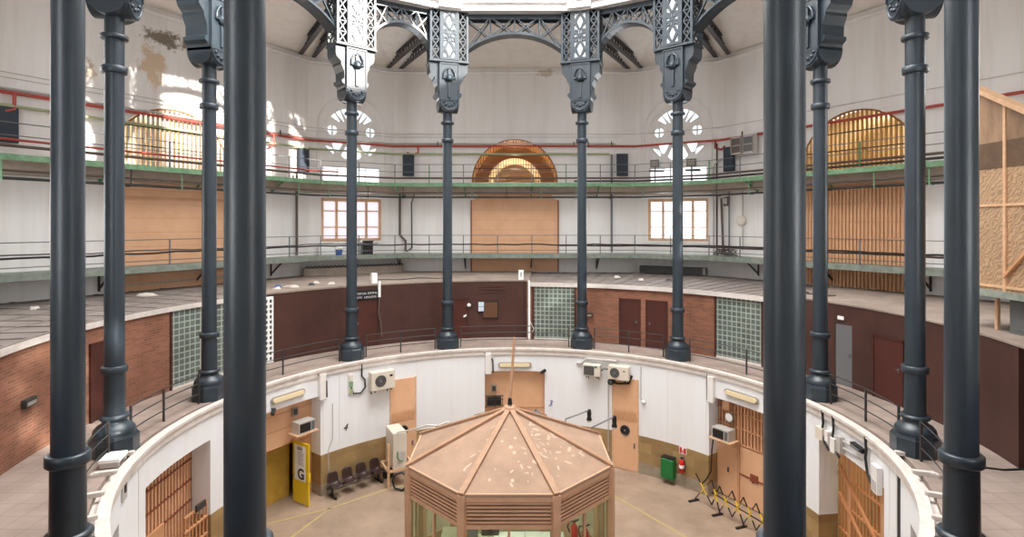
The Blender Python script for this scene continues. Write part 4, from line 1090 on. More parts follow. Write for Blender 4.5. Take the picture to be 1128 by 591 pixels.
# scraps lying on the shed roofs
rnd = random.Random(11); k = 0
spots = [(-52, 12.2, 'crumpled white scrap on the brown shed roof nearest the wide left shaft'), (-50, 12.9, 'blue-grey rag on the shed roof left of the curtained window'), (-48.5, 12.4, 'long white splinter on the shed roof left of the curtained window'), (-44, 12.6, 'small dark clod on the shed roof under the ribbed duct'),
         (-42, 13.2, 'pale chip on the shed roof below the ribbed duct, left of the column'), (-40.5, 12.3, 'white chip on the shed roof close to the sunlit column'), (-68, 14.6, 'white torn sheet on the left shed roof under the peach shutter'), (-82, 14.9, 'pale stone on the left shed roof beside the leftmost grey column'),
         (28, 12.6, 'pale crumpled rag on the ribbed roof above the paired doors'), (33, 13.2, 'dark branch scrap on the ribbed roof above the paired doors'), (22, 13.4, 'white flake on the ribbed roof near the iron column')]
for a, r, lb in spots:
    mm = BLUE if 'blue' in lb else (STEELD if 'dark' in lb else PAPER)
    m = MB(); c = PR(a, r, ZT + .06); n = 7; vs = []
    lng = .5 if ('long' in lb or 'torn' in lb) else .2
    for lay, (zz, sc) in enumerate(((0, 1), (.09, .6))):
        for q in range(n):
            th = 2 * math.pi * q / n; rr = sc * rnd.uniform(.6, 1)
            vs.append((c[0] + lng * rr * math.cos(th), c[1] + .16 * rr * math.sin(th), c[2] + zz * rnd.uniform(.6, 1.2)))
    fs = [tuple(range(n))[::-1], tuple(range(n, 2 * n))] + [(q, (q + 1) % n, n + (q + 1) % n, n + q) for q in range(n)]
    m.add(vs, fs, False); tag(m.build('roof_scrap', mm), lb, 'scrap', 'scraps on the shed roofs')
for a0, a1, r, lb in ((60, 66, 12.6, 'dark cable lying along the dusty roof beyond the wide right shaft'), (-131, -96, 14.6, 'dark cable lying across the ridged left shed roof'), (-32, -14, 12.6, 'thin wire on the dusty roof right of the white box')):
    tag(MB().tube([PR(a0 + (a1 - a0) * q / 12, r + .25 * math.sin(q * 1.1), ZT + .09) for q in range(13)], .02, 6).build('roof_cable', CABLE), lb, 'cable')
# ================================================================== THE HALL BELOW
RI = 9.62
# central gate: peach boarding, recessed
t = thing('boarded_gate', 'plain peach boarded gate filling the central opening below the balcony', 'gate', 'gates of the hall openings', PR(0, RI, 0))
fr = ringframe(0, RI - .35)
MB().box(-1.45, 1.45, 0, .06, 0, 3.7, fr).build('panel', PEACH, t)
m = MB(); m.box(-1.42, -1.34, -.04, 0, 0, 3.7, fr); m.box(1.3, 1.4, -.04, 0, 0, 3.7, fr); m.box(-1.42, 1.4, -.03, 0, 2.05, 2.1, fr); m.build('frame', PEACH2, t)
# left gallery gate with the open yellow leaf
t = thing('boarded_gate', 'peach boarded gate with a mustard doorway at the left opening', 'gate', 'gates of the hall openings', PR(-60, RI, 0))
fr = ringframe(-60, RI - .12)
MB().box(-1.4, 1.4, 0, .06, 2.15, 3.7, fr).build('upper_panel', PEACH, t)
MB().box(.62, 1.4, 0, .06, 0, 2.15, fr).build('side_panel', PEACH2, t)
MB().box(-1.4, -.75, 0, .06, 0, 2.15, fr).build('side_panel', PEACH, t)
MB().box(-.75, .66, .5, .56, 0, 2.3, fr).build('mustard_back', MUST, t)
m = MB(); 
for z in (2.15, 2.75, 3.3): m.box(-1.4, 1.4, -.015, 0, z, z + .025, fr)
m.build('board_joint', PEACH2, t)
MB().box(-.85, -.75, -.06, .02, 0, 2.2, fr).build('door_post', PWOOD, t)
# the open yellow leaf with the notice
yx, yy = (-8.03, 4.78), (-7.28, 4.62)
A = Vector((-8.02, 5.12, 0)); B = Vector((-7.28, 4.64, 0)); d = (B - A).normalized(); nn = Vector((d.y, -d.x, 0))
Lw = (B - A).length
def yfr(x, y, z): return tuple(A + d * x - nn * y * 1 + Vector((0, 0, z)))
if (nn.y > 0): nn = -nn
t = thing('open_gate_leaf', 'bright yellow door leaf standing open with a white notice and big letter G', 'door leaf', None, tuple((A + B) / 2))
def yfr(x, y, z): return tuple(A + d * x + nn * y + Vector((0, 0, z)))
MB().box(0, Lw, -.05, 0, .05, 2.22, yfr).build('leaf', YDOOR, t)
ps = MB().box(.1, Lw - .16, 0, .006, .85, 2.1, yfr).build('notice_sheet', WSIGN, t)
text_mesh('letter_g', 'G', .52, lambda a, tt, c: yfr(Lw / 2 + .03 + a, .01 + tt, 1.08 + c), BLACK, ps, bold=.012)
m = MB()
for k in range(9): m.box(.3, Lw - .26 - (.06 if k % 3 == 2 else 0), .006, .009, 1.42 + k * .055, 1.432 + k * .055, yfr)
for k in range(4): m.box(.26, Lw - .34, .006, .009, 1.94 + k * .03, 1.955 + k * .03, yfr)
m.build('printed_lines', STEELD, ps)
m = MB(); m.box(Lw - .05, Lw + .02, -.07, .02, .9, 1.2, yfr); m.build('lock', YDOOR, t)
# right gallery gate: lattice above, two solid leaves below
t = thing('barred_gate', 'peach gate with slatted bars above solid leaves at the right opening', 'gate', 'gates of the hall openings', PR(60, RI, 0))
fr = ringframe(60, RI - .12)
MB().box(-1.4, 1.4, .1, .14, 0, 3.7, fr).build('back_panel', PEACH2, t)
for i in range(20):
    x = -1.3 + i * .137; MB().box(x - .022, x + .022, -.03, .02, 2.1, 3.7, fr).build('bar', PEACH, t)
for z in (2.1, 2.65, 3.2): MB().box(-1.4, 1.4, -.04, .03, z, z + .05, fr).build('cross_rail', PEACH2, t)
for x0, x1 in ((-1.3, -.35), (-.25, 1.35)):
    lf = MB().box(x0, x1, -.03, .03, .04, 2.05, fr).build('leaf', PEACH, t)
    MB().box(x0 + .55 - .03, x0 + .55 + .03, -.06, -.03, .95, 1.12, fr).build('lock', STEELD, lf)
for x in (-1.35, -.3, 1.38): MB().box(x - .045, x + .045, -.07, .03, 0, 3.7, fr).build('gate_post', PEACH2, t)
m = MB(); m.box(-.25, 1.35, -.06, -.03, 1.05, 1.1, fr); m.box(.2, .5, -.07, -.03, 1.0, 1.25, fr); m.build('bolt', RUST, t)
# side gates (at right angles to the view)
def side_gate(s, label):
    a = s * 91.7; t = thing('barred_gate', label, 'gate', 'gates of the hall openings', PR(a, RI, 0)); fr = ringframe(a, RI - .1)
    left = s < 0
    bm_ = PEACH if left else OXIDE
    if left: MB().box(-1.7, 1.7, .08, .12, 0, 3.7, fr).build('back_panel', PEACH, t)
    n = 22
    for i in range(n):
        x = -1.6 + i * 3.2 / (n - 1); MB().box(x - (.03 if left else .018), x + (.03 if left else .018), -.03, .02, .05, 3.7, fr).build('bar', bm_, t)
    for z in (.3, 1.1, 1.9, 2.7, 3.4) if not left else (1.9, 2.5, 3.1): MB().box(-1.65, 1.65, -.05, .03, z, z + .045, fr).build('cross_rail', RUST if left else OXIDE, t)
    if left:
        MB().box(-.85, .15, -.12, -.05, 0, 2.0, fr).build('solid_leaf', PEACH2, t)
    else:
        for x in (-1.0, .5): MB().box(x - .06, x + .06, -.06, .04, 0, 3.7, fr).build('gate_post', PEACH2, t)
        m = MB(); m.bar(fr(-1.5, -.08, 3.0), fr(1.5, -.08, .9), .07); m.bar(fr(-1.5, -.08, 2.2), fr(1.5, -.08, .2), .07); m.build('stair_rail', OXIDE, t)
    return t, fr
side_gate(-1, 'tall peach slatted gate in the left side opening below the balcony')
t, fr2 = side_gate(1, 'orange barred gate in the right side opening with a lit passage behind')
# a short barred wicket standing in front of the left side gate
fr = ringframe(-85.5, 9.05)
t = thing('wicket_gate', 'low orange barred wicket ajar in front of the left slatted gate', 'gate', None, tuple(fr(0, 0, 0)))
for i in range(7): MB().box(-.5 + i * .16, -.47 + i * .16, -.02, .02, .05, 1.95, fr).build('bar', PEACH2, t)
for z in (.1, .55, 1.0, 1.5, 1.9): MB().box(-.52, .5, -.03, .03, z, z + .05, fr).build('cross_rail', PEACH2, t)
MB().box(-.1, .3, -.1, -.03, 1.9, 2.08, fr).build('lock_case', STEELD, t)
# passages closed at the back
for a, m_ in ((91.7, KIN), (-91.7, PEACH), (120, PEACH), (180, PEACH), (240, PEACH), (0, PEACH), (60, PEACH2), (-60, MUST)):
    f = ringframe(a, 11.6)
    m = MB(); m.box(-2.3, 2.3, 0, .1, 0, GF - .3, f)
    for x in (-2.0, 1.9): m.box(x, x + .1, -2.2, 0, 0, GF - .3, f)
    m.box(-2.0, 2.0, -2.0, 0, 3.8, 3.9, f); struct(m.build('wall_passage', m_))
# lintel lamps
for a, z, lb in ((-61.4, H(-5.95), 'long tubular lamp on the lintel above the yellow door leaf'), (0, H(-6.02) + .0, 'long tubular lamp on the lintel of the central peach gate'), (61.4, H(-5.95), 'long tubular lamp on the lintel over the slatted gate by the silver oven')):
    fr = ringframe(a, 8.99); t = thing('tubular_lamp', lb, 'lamp', 'tubular lamps on the lintels', tuple(fr(0, 0, z)))
    def cap(w, hh): return [(-w, z - hh + 0)] + [(w, z - hh)] + circ(w, z, hh, 8, -90, 90)[1:] + circ(-w, z, hh, 8, 90, 270)[:-1]
    m = MB(); m.prism(cap(.60, .11), lambda a_, tt, c, fr=fr: fr(a_, tt, c), -.08, 0); m.build('housing', LFRAME, t)
    m = MB(); m.prism(cap(.57, .075), lambda a_, tt, c, fr=fr: fr(a_, tt, c), -.13, -.08); m.build('diffuser', DIFF, t)
# cut-down white trunking boxes beside the lintels
for a, z0, z1, lb in ((-7.3, H(-6.4), H(-5.5), 'white trunking box at the left end of the central lintel'), (-52.4, H(-6.45), H(-5.5), 'white trunking box right of the lamp above the yellow leaf'), (53.4, H(-6.5), H(-5.55), 'white trunking box left of the lamp over the slatted gate')):
    fr = ringframe(a, 9.0); t = thing('trunking_box', lb, 'trunking', 'white trunking boxes under the balcony', tuple(fr(0, 0, z0)))
    MB().box(-.12, .12, -.14, 0, z0, z1, fr).build('duct', CONDW, t); MB().box(-.125, .125, -.145, -.0, z0, z0 + .04, fr).build('end_cap', CONDG, t)
    m = MB(); s = 1 if a > 50 else -1
    m.tube([fr(-s * -.2 if a < 0 else -.18, -.04, z1 + .05), fr(-.18 if a > 0 else .2, -.05, z1 - .3), fr(-.17 if a > 0 else .22, -.04, z0 + .05)], .03, 6); m.build('black_cable', CABLE, t)
# little cameras at the lintel corners
for a, z, lb in ((7.6, 3.72, 'small black camera at the right end of the central lintel'), (-66.4, 3.72, 'small black camera at the lintel edge by the wide left shaft')):
    fr = ringframe(a, 8.96); t = thing('security_camera', lb, 'camera', 'small black cameras', tuple(fr(0, 0, z)))
    m = MB(); m.bar(fr(-.05, -.2, z - .03), fr(.14, -.08, z + .08), .11, .1); m.build('camera_body', BLACK, t); m = MB(); m.bar(fr(.1, 0, z + .1), fr(.05, -.14, z + .04), .035); m.build('mount', BLACK, t)
# wall air conditioners
def condenser(a, h, w, hh, label, fanx, fr_r, both=False, square=False):
    fr = ringframe(a, 8.98); z = H(h); t = thing('air_conditioner', label, 'air conditioner', 'air conditioners on the hall wall', tuple(fr(0, -.15, z - hh / 2)))
    cs = MB().box(-w / 2, w / 2, -.42, -.1, z - hh / 2, z + hh / 2, fr).build('casing', ACW, t)
    mod = cs.modifiers.new('round', 'BEVEL'); mod.width = .025; mod.segments = 2
    m = MB()
    if square: m.box(-w / 2 + .05, w / 2 - .24, -.435, -.42, z - hh / 2 + .06, z + hh / 2 - .06, fr)
    else: m.lathe([(fr_r, -.42), (fr_r, -.435)], (fanx, 0, z), 28, 'y', fr=fr)
    g = m.build('fan_grille', ACG, t)
    m = MB()
    if square:
        for k in range(7): zz = z - hh / 2 + .1 + k * (hh - .2) / 6; m.box(-w / 2 + .05, w / 2 - .24, -.445, -.435, zz, zz + .012, fr)
    else:
        for rr in (.35, .65, .95): m.tube([fr(fanx + fr_r * rr * math.cos(2 * math.pi * k / 20), -.44, z + fr_r * rr * math.sin(2 * math.pi * k / 20)) for k in range(20)], .008, 5, closed=True)
        m.lathe([(.05, -.435), (.04, -.45)], (fanx, 0, z), 12, 'y', fr=fr)
    m.build('guard_wires', STEEL, g)
    m = MB()
    for x in (-w / 2 + .15, w / 2 - .15): m.bar(fr(x, -.44, z - hh / 2 - .03), fr(x, 0, z - hh / 2 - .03), .04); m.bar(fr(x, -.02, z - hh / 2 - .2), fr(x, -.02, z - hh / 2), .04)
    m.build('wall_bracket', STEELD, t)
    return t, fr, z
t, fr, z = condenser(-36.9, -6.12, .98, .72, 'larger cream air conditioner on the left white wall, alone with one round fan', -.12, .23)
m = MB(); m.box(.26, .38, -.425, -.42, z + .12, z + .2, fr); m.build('badge', CABLE, t)
t, fr, z = condenser(21.6, -6.02, .72, .48, 'small air conditioner with a square dark grille, left of the adjoining round-fan one', 0, .2, square=True)
m = MB(); m.box(.14, .24, -.425, -.42, z + .12, z + .2, fr); m.build('badge', GRNB, t)
t, fr, z = condenser(29.1, -6.0, .86, .56, 'small air conditioner with a round fan above the right peach door', -.14, .2)
m = MB(); m.box(.2, .3, -.425, -.42, z + .08, z + .12, fr); m.build('badge', RUST, t)
pipe('refrigerant_pipe', [ringframe(17, 8.96)(0, 0, H(-5.85)), ringframe(18.6, 8.9)(0, 0, H(-5.82)), ringframe(19.6, 8.9)(0, 0, H(-5.62)), ringframe(28, 8.9)(0, 0, H(-5.6))], .05, CONDG, 'grey lagged pipe above the pair of right air conditioners', 'pipe')
pipe('refrigerant_pipe', [ringframe(23.5, 8.8)(0, 0, H(-6.1)), ringframe(24.6, 8.8)(0, 0, H(-5.95)), ringframe(26, 8.8)(0, 0, H(-5.95))], .04, STEEL, 'short grey hose joining the two right air conditioners', 'pipe')
pipe('black_hose', [ringframe(26.7, 8.86)(0, 0, H(-6.45)), ringframe(28.5, 8.84)(0, 0, H(-6.5)), ringframe(31.5, 8.84)(0, 0, H(-6.42)), ringframe(32.3, 8.84)(0, 0, H(-6.1))], .045, CABLE, 'thick black hose looping beneath the right round-fan air conditioner', 'hose')
t = thing('floodlight', 'black round floodlight under the right air conditioners', 'floodlight', None, ringframe(26.6, 8.86)(0, 0, H(-6.45)))
fr = ringframe(26.6, 8.9)
m = MB(); m.lathe([(.12, 0), (.13, -.14)], (0, 0, H(-6.45)), 16, 'y', fr=fr); m.build('housing', BLACK, t); m = MB(); m.lathe([(.07, -.14), (.06, -.15)], (0, 0, H(-6.45)), 12, 'y', fr=fr); m.build('lens', STEEL, t)
# green-fronted box, hanging black cable left of the large air conditioner
fr = ringframe(-44.6, 8.98); t = thing('cable_terminal', 'narrow green and cream terminal strip on the white wall beside the large air conditioner', 'terminal box', None, tuple(fr(0, 0, H(-6.0))))
for k in range(3): MB().box(-.07, .07, -.06, 0, H(-6.5) + k * .26, H(-6.3) + k * .26, fr).build('module', (OLIVE, GREEN, ACW)[k], t)
m = MB(); m.box(-.1, .1, -.02, .0, H(-6.52), H(-5.7), fr); m.build('back_plate', CONDW, t)
fr = ringframe(-42.0, 8.95)
pipe('black_cable', [fr(.05, 0, GF - .1), fr(.05, 0, H(-5.9)), fr(.18, 0, H(-6.05)), fr(.2, 0, H(-6.35)), fr(.0, 0, H(-6.55)), fr(-.3, 0, H(-6.5)), fr(-.4, 0, H(-6.2)), fr(-.38, 0, H(-6.05))], .03, CABLE, 'black cable looping down the wall left of the large air conditioner', 'cable')
# painted marks
fr = ringframe(9.9, 8.985); t = thing('painted_number', 'small blue number 3 painted right of the central gate', 'number', None, tuple(fr(0, 0, H(-7.65))))
text_mesh('numeral', '3', .34, lambda a, tt, c, fr=fr: fr(a + c * .25, -.004 + tt, H(-7.65) + c), BLUE, t)
fr = ringframe(-45.8, 8.985); t = thing('painted_number', 'small dark number 4 on the white wall above the bench', 'number', None, tuple(fr(0, 0, H(-7.75))))
text_mesh('numeral', '4', .36, lambda a, tt, c, fr=fr: fr(a + c * .3, -.004 + tt, H(-7.75) + c), STEELD, t)
# silver ovens / monitors on shelves beside the gates
def appliance(a, h, label, kind, r=9.12):
    fr = ringframe(a, r); z = H(h); t = thing(kind, label, 'appliance', 'small appliances on shelves by the gates', tuple(fr(0, 0, z - .22)))
    MB().box(-.34, .34, -.3, .12, z - .2, z + .2, fr).build('casing', MICRO, t)
    MB().box(-.3, .14, -.315, -.3, z - .15, z + .15, fr).build('dark_window', BLACK, t)
    MB().box(.18, .31, -.31, -.3, z - .15, z + .15, fr).build('control_strip', ASH, t)
    MB().box(-.45, .45, -.34, .2, z - .25, z - .2, fr).build('shelf', PWOOD, t)
    m = MB(); 
    for x in (-.35, .35): m.bar(fr(x, .18, z - .5), fr(x, -.25, z - .25), .03)
    m.build('shelf_bracket', PEACH2, t)
    return fr
appliance(-56.9, -7.2, 'silver appliance on a shelf beside the mustard doorway, left opening', 'microwave_oven')
appliance(56.3, -7.5, 'silver appliance on a shelf before the slatted right gate', 'microwave_oven')
fr = ringframe(-5.3, 9.15); z = H(-7.55); t = thing('cable_rack', 'black wire rack of equipment at the foot of the central gate, behind the booth roof', 'rack', None, tuple(fr(0, 0, z)))
MB().box(-.36, .25, -.2, .05, z - .2, z + .12, fr).build('black_box', BLACK, t)
m = MB()
for x in (-.4, .0, .3): m.bar(fr(x, -.22, z - .3), fr(x, -.22, z + .25), .025)
for q in (-.2, .05, .22): m.bar(fr(-.42, -.22, z + q), fr(.34, -.22, z + q), .025)
m.build('wire_frame', STEELD, t)
for a, h, r, lb in ((-5.6, -7.1, 9.27, 'small grey intercom panel on the central peach gate'), (-57.3, -6.75, 9.45, 'small grey intercom panel above the left silver appliance')):
    fr = ringframe(a, r); t = thing('intercom_panel', lb, 'intercom', 'grey intercom panels', tuple(fr(0, 0, H(h))))
    MB().box(-.12, .12, -.05, 0, H(h) - .15, H(h) + .15, fr).build('plate', LFRAME, t); MB().box(-.07, .07, -.07, -.05, H(h) - .1, H(h) + .1, fr).build('speaker_grille', STEELD, t)
fr = ringframe(56.4, 9.35); t = thing('convex_mirror', 'small round mirror above the right silver appliance', 'mirror', None, tuple(fr(0, 0, H(-6.98))))
m = MB(); m.lathe([(.17, 0), (.18, -.03), (.15, -.05)], (0, 0, H(-6.98)), 20, 'y', fr=fr); m.build('rim', STEEL, t); m = MB(); m.lathe([(.15, -.05), (.1, -.07), (.02, -.08)], (0, 0, H(-6.98)), 20, 'y', fr=fr); m.build('mirror_glass', WSIGN, t)
fr = ringframe(55.6, 9.4); t = thing('peach_box', 'small peach box fixed at the top of the right slatted gate', 'box', None, tuple(fr(0, 0, H(-6.6))))
MB().box(-.12, .12, -.1, 0, H(-6.75), H(-6.42), fr).build('casing', PEACH, t); MB().box(-.13, .13, -.11, -.1, H(-6.75), H(-6.7), fr).build('lower_lip', PEACH2, t)
# emergency things on the right ochre dado
fr = ringframe(42.3, 8.97); t = thing('green_hose_cabinet', 'green padded cabinet hung on the ochre stone wall beside the extinguisher', 'cabinet', None, tuple(fr(0, 0, .2)))
b = MB().box(-.27, .27, -.3, -.02, .2, .98, fr).build('body', GRNB, t); mod = b.modifiers.new('round', 'BEVEL'); mod.width = .05; mod.segments = 3
MB().box(-.25, .25, -.28, -.0, .98, 1.03, fr).build('lid', BLACK, t); MB().box(-.02, .25, -.32, -.3, .3, .9, fr).build('front_flap', GRNB, t)
fr = ringframe(46.0, 8.93); t = thing('fire_extinguisher', 'red fire extinguisher hung on the ochre stone wall right of the green cabinet', 'fire extinguisher', None, tuple(fr(0, 0, .6)))
m = MB(); m.lathe([(.03, 0), (.1, .02), (.1, .42), (.05, .5), (.03, .52)], fr(0, -.12, .6), 16); m.build('cylinder_body', REDX, t)
m = MB(); m.tube([fr(0, -.12, 1.14), fr(.12, -.14, 1.12), fr(.15, -.14, .9), fr(.12, -.14, .7)], .018, 6); m.build('hose', BLACK, t)
m = MB(); m.bar(fr(-.06, -.12, 1.15), fr(.1, -.12, 1.2), .03); m.box(-.04, .04, -.16, -.08, 1.1, 1.16, fr); m.build('valve', BLACK, t)
m = MB(); m.lathe([(.102, .18), (.102, .3)], fr(0, -.12, .6), 16); m.build('paper_band', WSIGN, t)
fr = ringframe(45.7, 8.98); t = thing('extinguisher_sign', 'small red and white square sign above the hung extinguisher', 'sign', None, tuple(fr(0, 0, 1.36)))
MB().box(-.15, .15, -.012, 0, 1.24, 1.5, fr).build('sheet', WSIGN, t); m = MB(); m.box(-.13, -.04, -.016, -.012, 1.26, 1.48, fr); m.box(.04, .13, -.016, -.012, 1.26, 1.48, fr); m.build('red_field', REDX, t); m = MB(); m.box(-.02, .02, -.016, -.012, 1.28, 1.4, fr); m.build('pictogram', REDX, t)
fr = ringframe(54.3, 8.95)
pipe('black_cable', [fr(.1, 0, H(-7.7)), fr(-.05, 0, H(-7.75)), fr(-.12, 0, H(-8.2)), fr(-.15, 0, H(-9.0)), fr(-.3, -.1, H(-9.35)), fr(-.5, -.1, H(-9.6))], .025, CABLE, 'black cable falling from the right silver appliance to the floor', 'cable')
pipe('wall_wire', [ringframe(-49.4, 8.98)(0, 0, 3.3), ringframe(-49.4, 8.98)(0, 0, 2.0), ringframe(-50.6, 8.98)(0, 0, 1.6), ringframe(-50.2, 8.98)(0, 0, .5)], .015, CONDG, 'thin grey wire down the wall left of the bench', 'wire')
pipe('wall_wire', [ringframe(34.4, 8.97)(0, 0, 4.3), ringframe(34.4, 8.97)(0, 0, 3.0), ringframe(35.0, 8.97)(0, 0, 2.9)], .02, CONDG, 'grey wire down the wall right of the right peach door', 'wire')
pipe('wall_wire', [ringframe(25.6, 8.97)(0, 0, 3.5), ringframe(25.6, 8.97)(0, 0, .6)], .02, CONDG, 'grey wire down the wall left of the right peach door', 'wire')
t = thing('bell', 'small white round bell on the wall right of the right peach door', 'bell', None, ringframe(35.2, 8.97)(0, 0, 2.9))
m = MB(); fr = ringframe(35.2, 8.97); m.lathe([(.08, 0), (.08, -.05), (.04, -.09)], (0, 0, 2.9), 14, 'y', fr=fr); m.build('dome', WSIGN, t); m = MB(); m.box(-.09, .09, -.01, .01, 2.82, 2.98, fr); m.build('back_plate', CONDG, t)
# seats on a beam
a = -44.6; fr = ringframe(a, 8.58)
t = thing('beam_seat', 'row of four dark brown plastic seats on one black beam', 'bench', None, tuple(fr(0, 0, 0)))
MB().box(-1.15, 1.15, -.03, .03, .33, .39, fr).build('beam', BLACK, t)
for x in (-.95, .95):
    m = MB(); m.box(x - .03, x + .03, -.03, .03, .02, .34, fr); m.box(x - .03, x + .03, -.32, .22, 0, .05, fr); m.build('leg', BLACK, t)
for i in range(4):
    xc = -.87 + i * .58
    prof = [(-.32, .40), (-.26, .425), (-.1, .41), (.06, .40), (.12, .43), (.15, .52), (.18, .66), (.21, .78), (.22, .84)]
    vs = []; nx = 8
    for j, (y, z) in enumerate(prof):
        w = .22 if j < 6 else (.22, .2, .13)[j - 6]
        for k in range(nx + 1):
            s = -1 + 2 * k / nx; lift = .04 * s * s
            vs.append(fr(xc + w * s, y - (lift if j > 3 else 0), z + (lift if j <= 3 else 0)))
    fs = [(j * (nx + 1) + k, j * (nx + 1) + k + 1, (j + 1) * (nx + 1) + k + 1, (j + 1) * (nx + 1) + k) for j in range(len(prof) - 1) for k in range(nx)]
    m = MB(); m.add(vs, fs, True); s_ = m.build('seat_shell', SEAT, t); md = s_.modifiers.new('th', 'SOLIDIFY'); md.thickness = .018
# unit on a stand beside the booth
cx_, cy_ = -4.62, 6.75
t = thing('floor_air_conditioner', 'tall white air conditioning unit on a stand left of the booth roof', 'air conditioner', None, (cx_, cy_, 0))
def q(x, y, z): 
    c, s = math.cos(rad(28)), math.sin(rad(28)); return (cx_ + x * c - y * s, cy_ + x * s + y * c, z)
b = MB().box(-.27, .27, -.5, .55, .66, 2.04, q).build('casing', ACW, t); mod = b.modifiers.new('round', 'BEVEL'); mod.width = .03; mod.segments = 2
MB().box(.27, .28, -.4, .45, .75, 1.95, q).build('side_grille', STEELD, t)
MB().box(-.06, .2, -.515, -.5, .95, 1.3, q).build('service_panel', CONDG, t); m = MB(); m.tube([q(-.1, -.53, 1.35), q(-.14, -.56, 1.15), q(-.05, -.55, 1.0), q(.1, -.53, .95)], .02, 6); m.build('pipe_loop', GREEND, t)
for x, y, z1 in ((-.45, -.5, 1.7), (.6, -.5, .6), (-.45, .55, .6), (.6, .55, .6)): MB().box(x - .04, x + .04, y - .04, y + .04, 0, z1, q).build('stand_leg', PWOOD, t)
m = MB(); m.box(-.45, 1.1, -.54, -.46, .58, .66, q); m.box(-.45, .62, .5, .58, .58, .66, q); m.box(-.49, -.41, -.5, .55, .58, .66, q); m.box(.56, .64, -.5, .55, .58, .66, q); m.build('stand_rail', PWOOD, t)
m = MB(); m.tube([(-4.3 + .28 * math.cos(2 * math.pi * k / 22), 5.9 + .04 * math.sin(k * 1.7), .36 + .32 * math.sin(2 * math.pi * k / 22)) for k in range(22)], .035, 8, closed=True); m.tube([(-4.3, 5.9, .05), (-4.2, 5.9, .02)], .03, 6); tag(m.build('hose_coil', CABLE), 'coil of black hose on the floor before the tall white air conditioning unit', 'hose')
t = thing('dark_bag', 'small black bag lying behind the stand of the tall white unit', 'bag', None, (-3.9, 6.0, 0))
m = MB(); m.lathe([(.12, 0), (.25, .05), (.27, .18), (.2, .3), (.08, .36)], (-3.9, 6.0, 0), 12); m.build('body', BLACK, t); m = MB(); m.tube([(-4.0, 6.0, .34), (-3.95, 6.0, .46), (-3.82, 6.0, .34)], .015, 5); m.build('handle', BLACK, t)
t = thing('dark_box', 'small dark box on the floor between the bench and the left peach door', 'box', None, (-4.95, 7.0, 0))
fr = ringframe(-35.3, 8.7); MB().box(-.18, .18, -.12, .12, 0, .26, fr).build('body', BLACK, t); MB().box(-.19, .19, -.13, .13, .26, .29, fr).build('lid', STEELD, t)
# expanding barrier
PB = [Vector((6.55, 5.15, 0)), Vector((6.95, 4.62, 0)), Vector((7.05, 4.15, 0)), Vector((7.35, 3.8, 0)), Vector((7.55, 3.35, 0)), Vector((7.8, 2.95, 0)), Vector((8.0, 2.5, 0))]
t = thing('folding_barrier', 'black and yellow folding lattice barrier before the slatted right gate', 'barrier', None, tuple(PB[0]))
for i in range(6):
    p, q_ = PB[i], PB[i + 1]; z = Vector((0, 0, 1)); mid_ = (p + q_) / 2
    for (z0, z1, mm) in ((.12, 1.0, 0), (1.0, .12, 1)):
        A_, B_ = p + z * z0, q_ + z * z1; M1, M2 = A_.lerp(B_, .3), A_.lerp(B_, .7)
        MB().bar(A_, M1, .045, .02).build('black_strut', BLACK, t); MB().bar(M1, M2, .045, .02).build('yellow_strut', YDOOR, t); MB().bar(M2, B_, .045, .02).build('black_strut', BLACK, t)
    if i in (0, 2, 4):
        m = MB(); m.bar(p + z * .12, p, .04); m.bar(p + Vector((-.28, -.1, .03)), p + Vector((.12, .06, .03)), .09, .04); m.build('foot', BLACK, t)
m = MB(); m.bar(PB[1] + Vector((0, 0, .56)), PB[6] + Vector((0, 0, .5)), .03); m.build('tie_cord', CABLE, t)
# fittings over the right side gate
fr = ringframe(83.2, 8.98); t = thing('beige_box', 'beige junction box on the white wall at the start of the right side lintel', 'junction box', None, tuple(fr(0, 0, H(-6.05))))
MB().box(-.14, .14, -.12, 0, H(-6.22), H(-5.86), fr).build('casing', ACW, t); MB().box(-.15, .15, -.13, -.12, H(-6.2), H(-5.88), fr).build('lid', ACW, t)
fr = ringframe(87.2, 8.98); t = thing('white_switchgear', 'cluster of white boxes and conduits on the right side lintel', 'switch box', None, tuple(fr(0, 0, H(-6.1))))
for x, w, z0, z1 in ((-.3, .16, -6.15, -5.85), (-.02, .2, -6.35, -5.95), (.26, .14, -6.25, -5.8)): MB().box(x - w / 2, x + w / 2, -.13, 0, H(z0), H(z1), fr).build('box_module', (CONDW, MICRO, CONDW)[int(x * 4) % 3], t)
m = MB(); m.box(-.3, 1.6, -.06, -.02, H(-5.92), H(-5.87), fr); m.box(-.3, 1.3, -.06, -.02, H(-6.1), H(-6.06), fr); m.build('conduit', CONDG, t)
for a, lb in ((83.6, 'black cable descending from the kerb to the beige box'), (86.6, 'black cable bundle descending to the white boxes'), (96.5, 'black cable descending at the far end of the right side lintel')):
    fr = ringframe(a, 8.92); pipe('black_cable', [fr(0, 0, GF - .02), fr(.04, 0, H(-5.7)), fr(.0, 0, H(-5.9)), fr(.1, 0, H(-6.25)), fr(.3, 0, H(-6.4))], .035, CABLE, lb, 'cable')
fr = ringframe(94.4, 8.98); t = thing('black_bulkhead_lamp', 'black tubular fitting on the right side lintel', 'lamp', None, tuple(fr(0, 0, H(-5.8))))
m = MB(); m.bar(fr(-.28, -.08, H(-5.76)), fr(.28, -.08, H(-5.76)), .12, .1); m.build('housing', BLACK, t); m = MB(); m.bar(fr(-.2, -.15, H(-5.78)), fr(.2, -.15, H(-5.78)), .05); m.build('tube', STEEL, t)
fr = ringframe(100.2, 8.98); t = thing('white_cabinet', 'tall narrow white cabinet near the near end of the right side opening', 'cabinet', None, tuple(fr(0, 0, H(-6.4))))
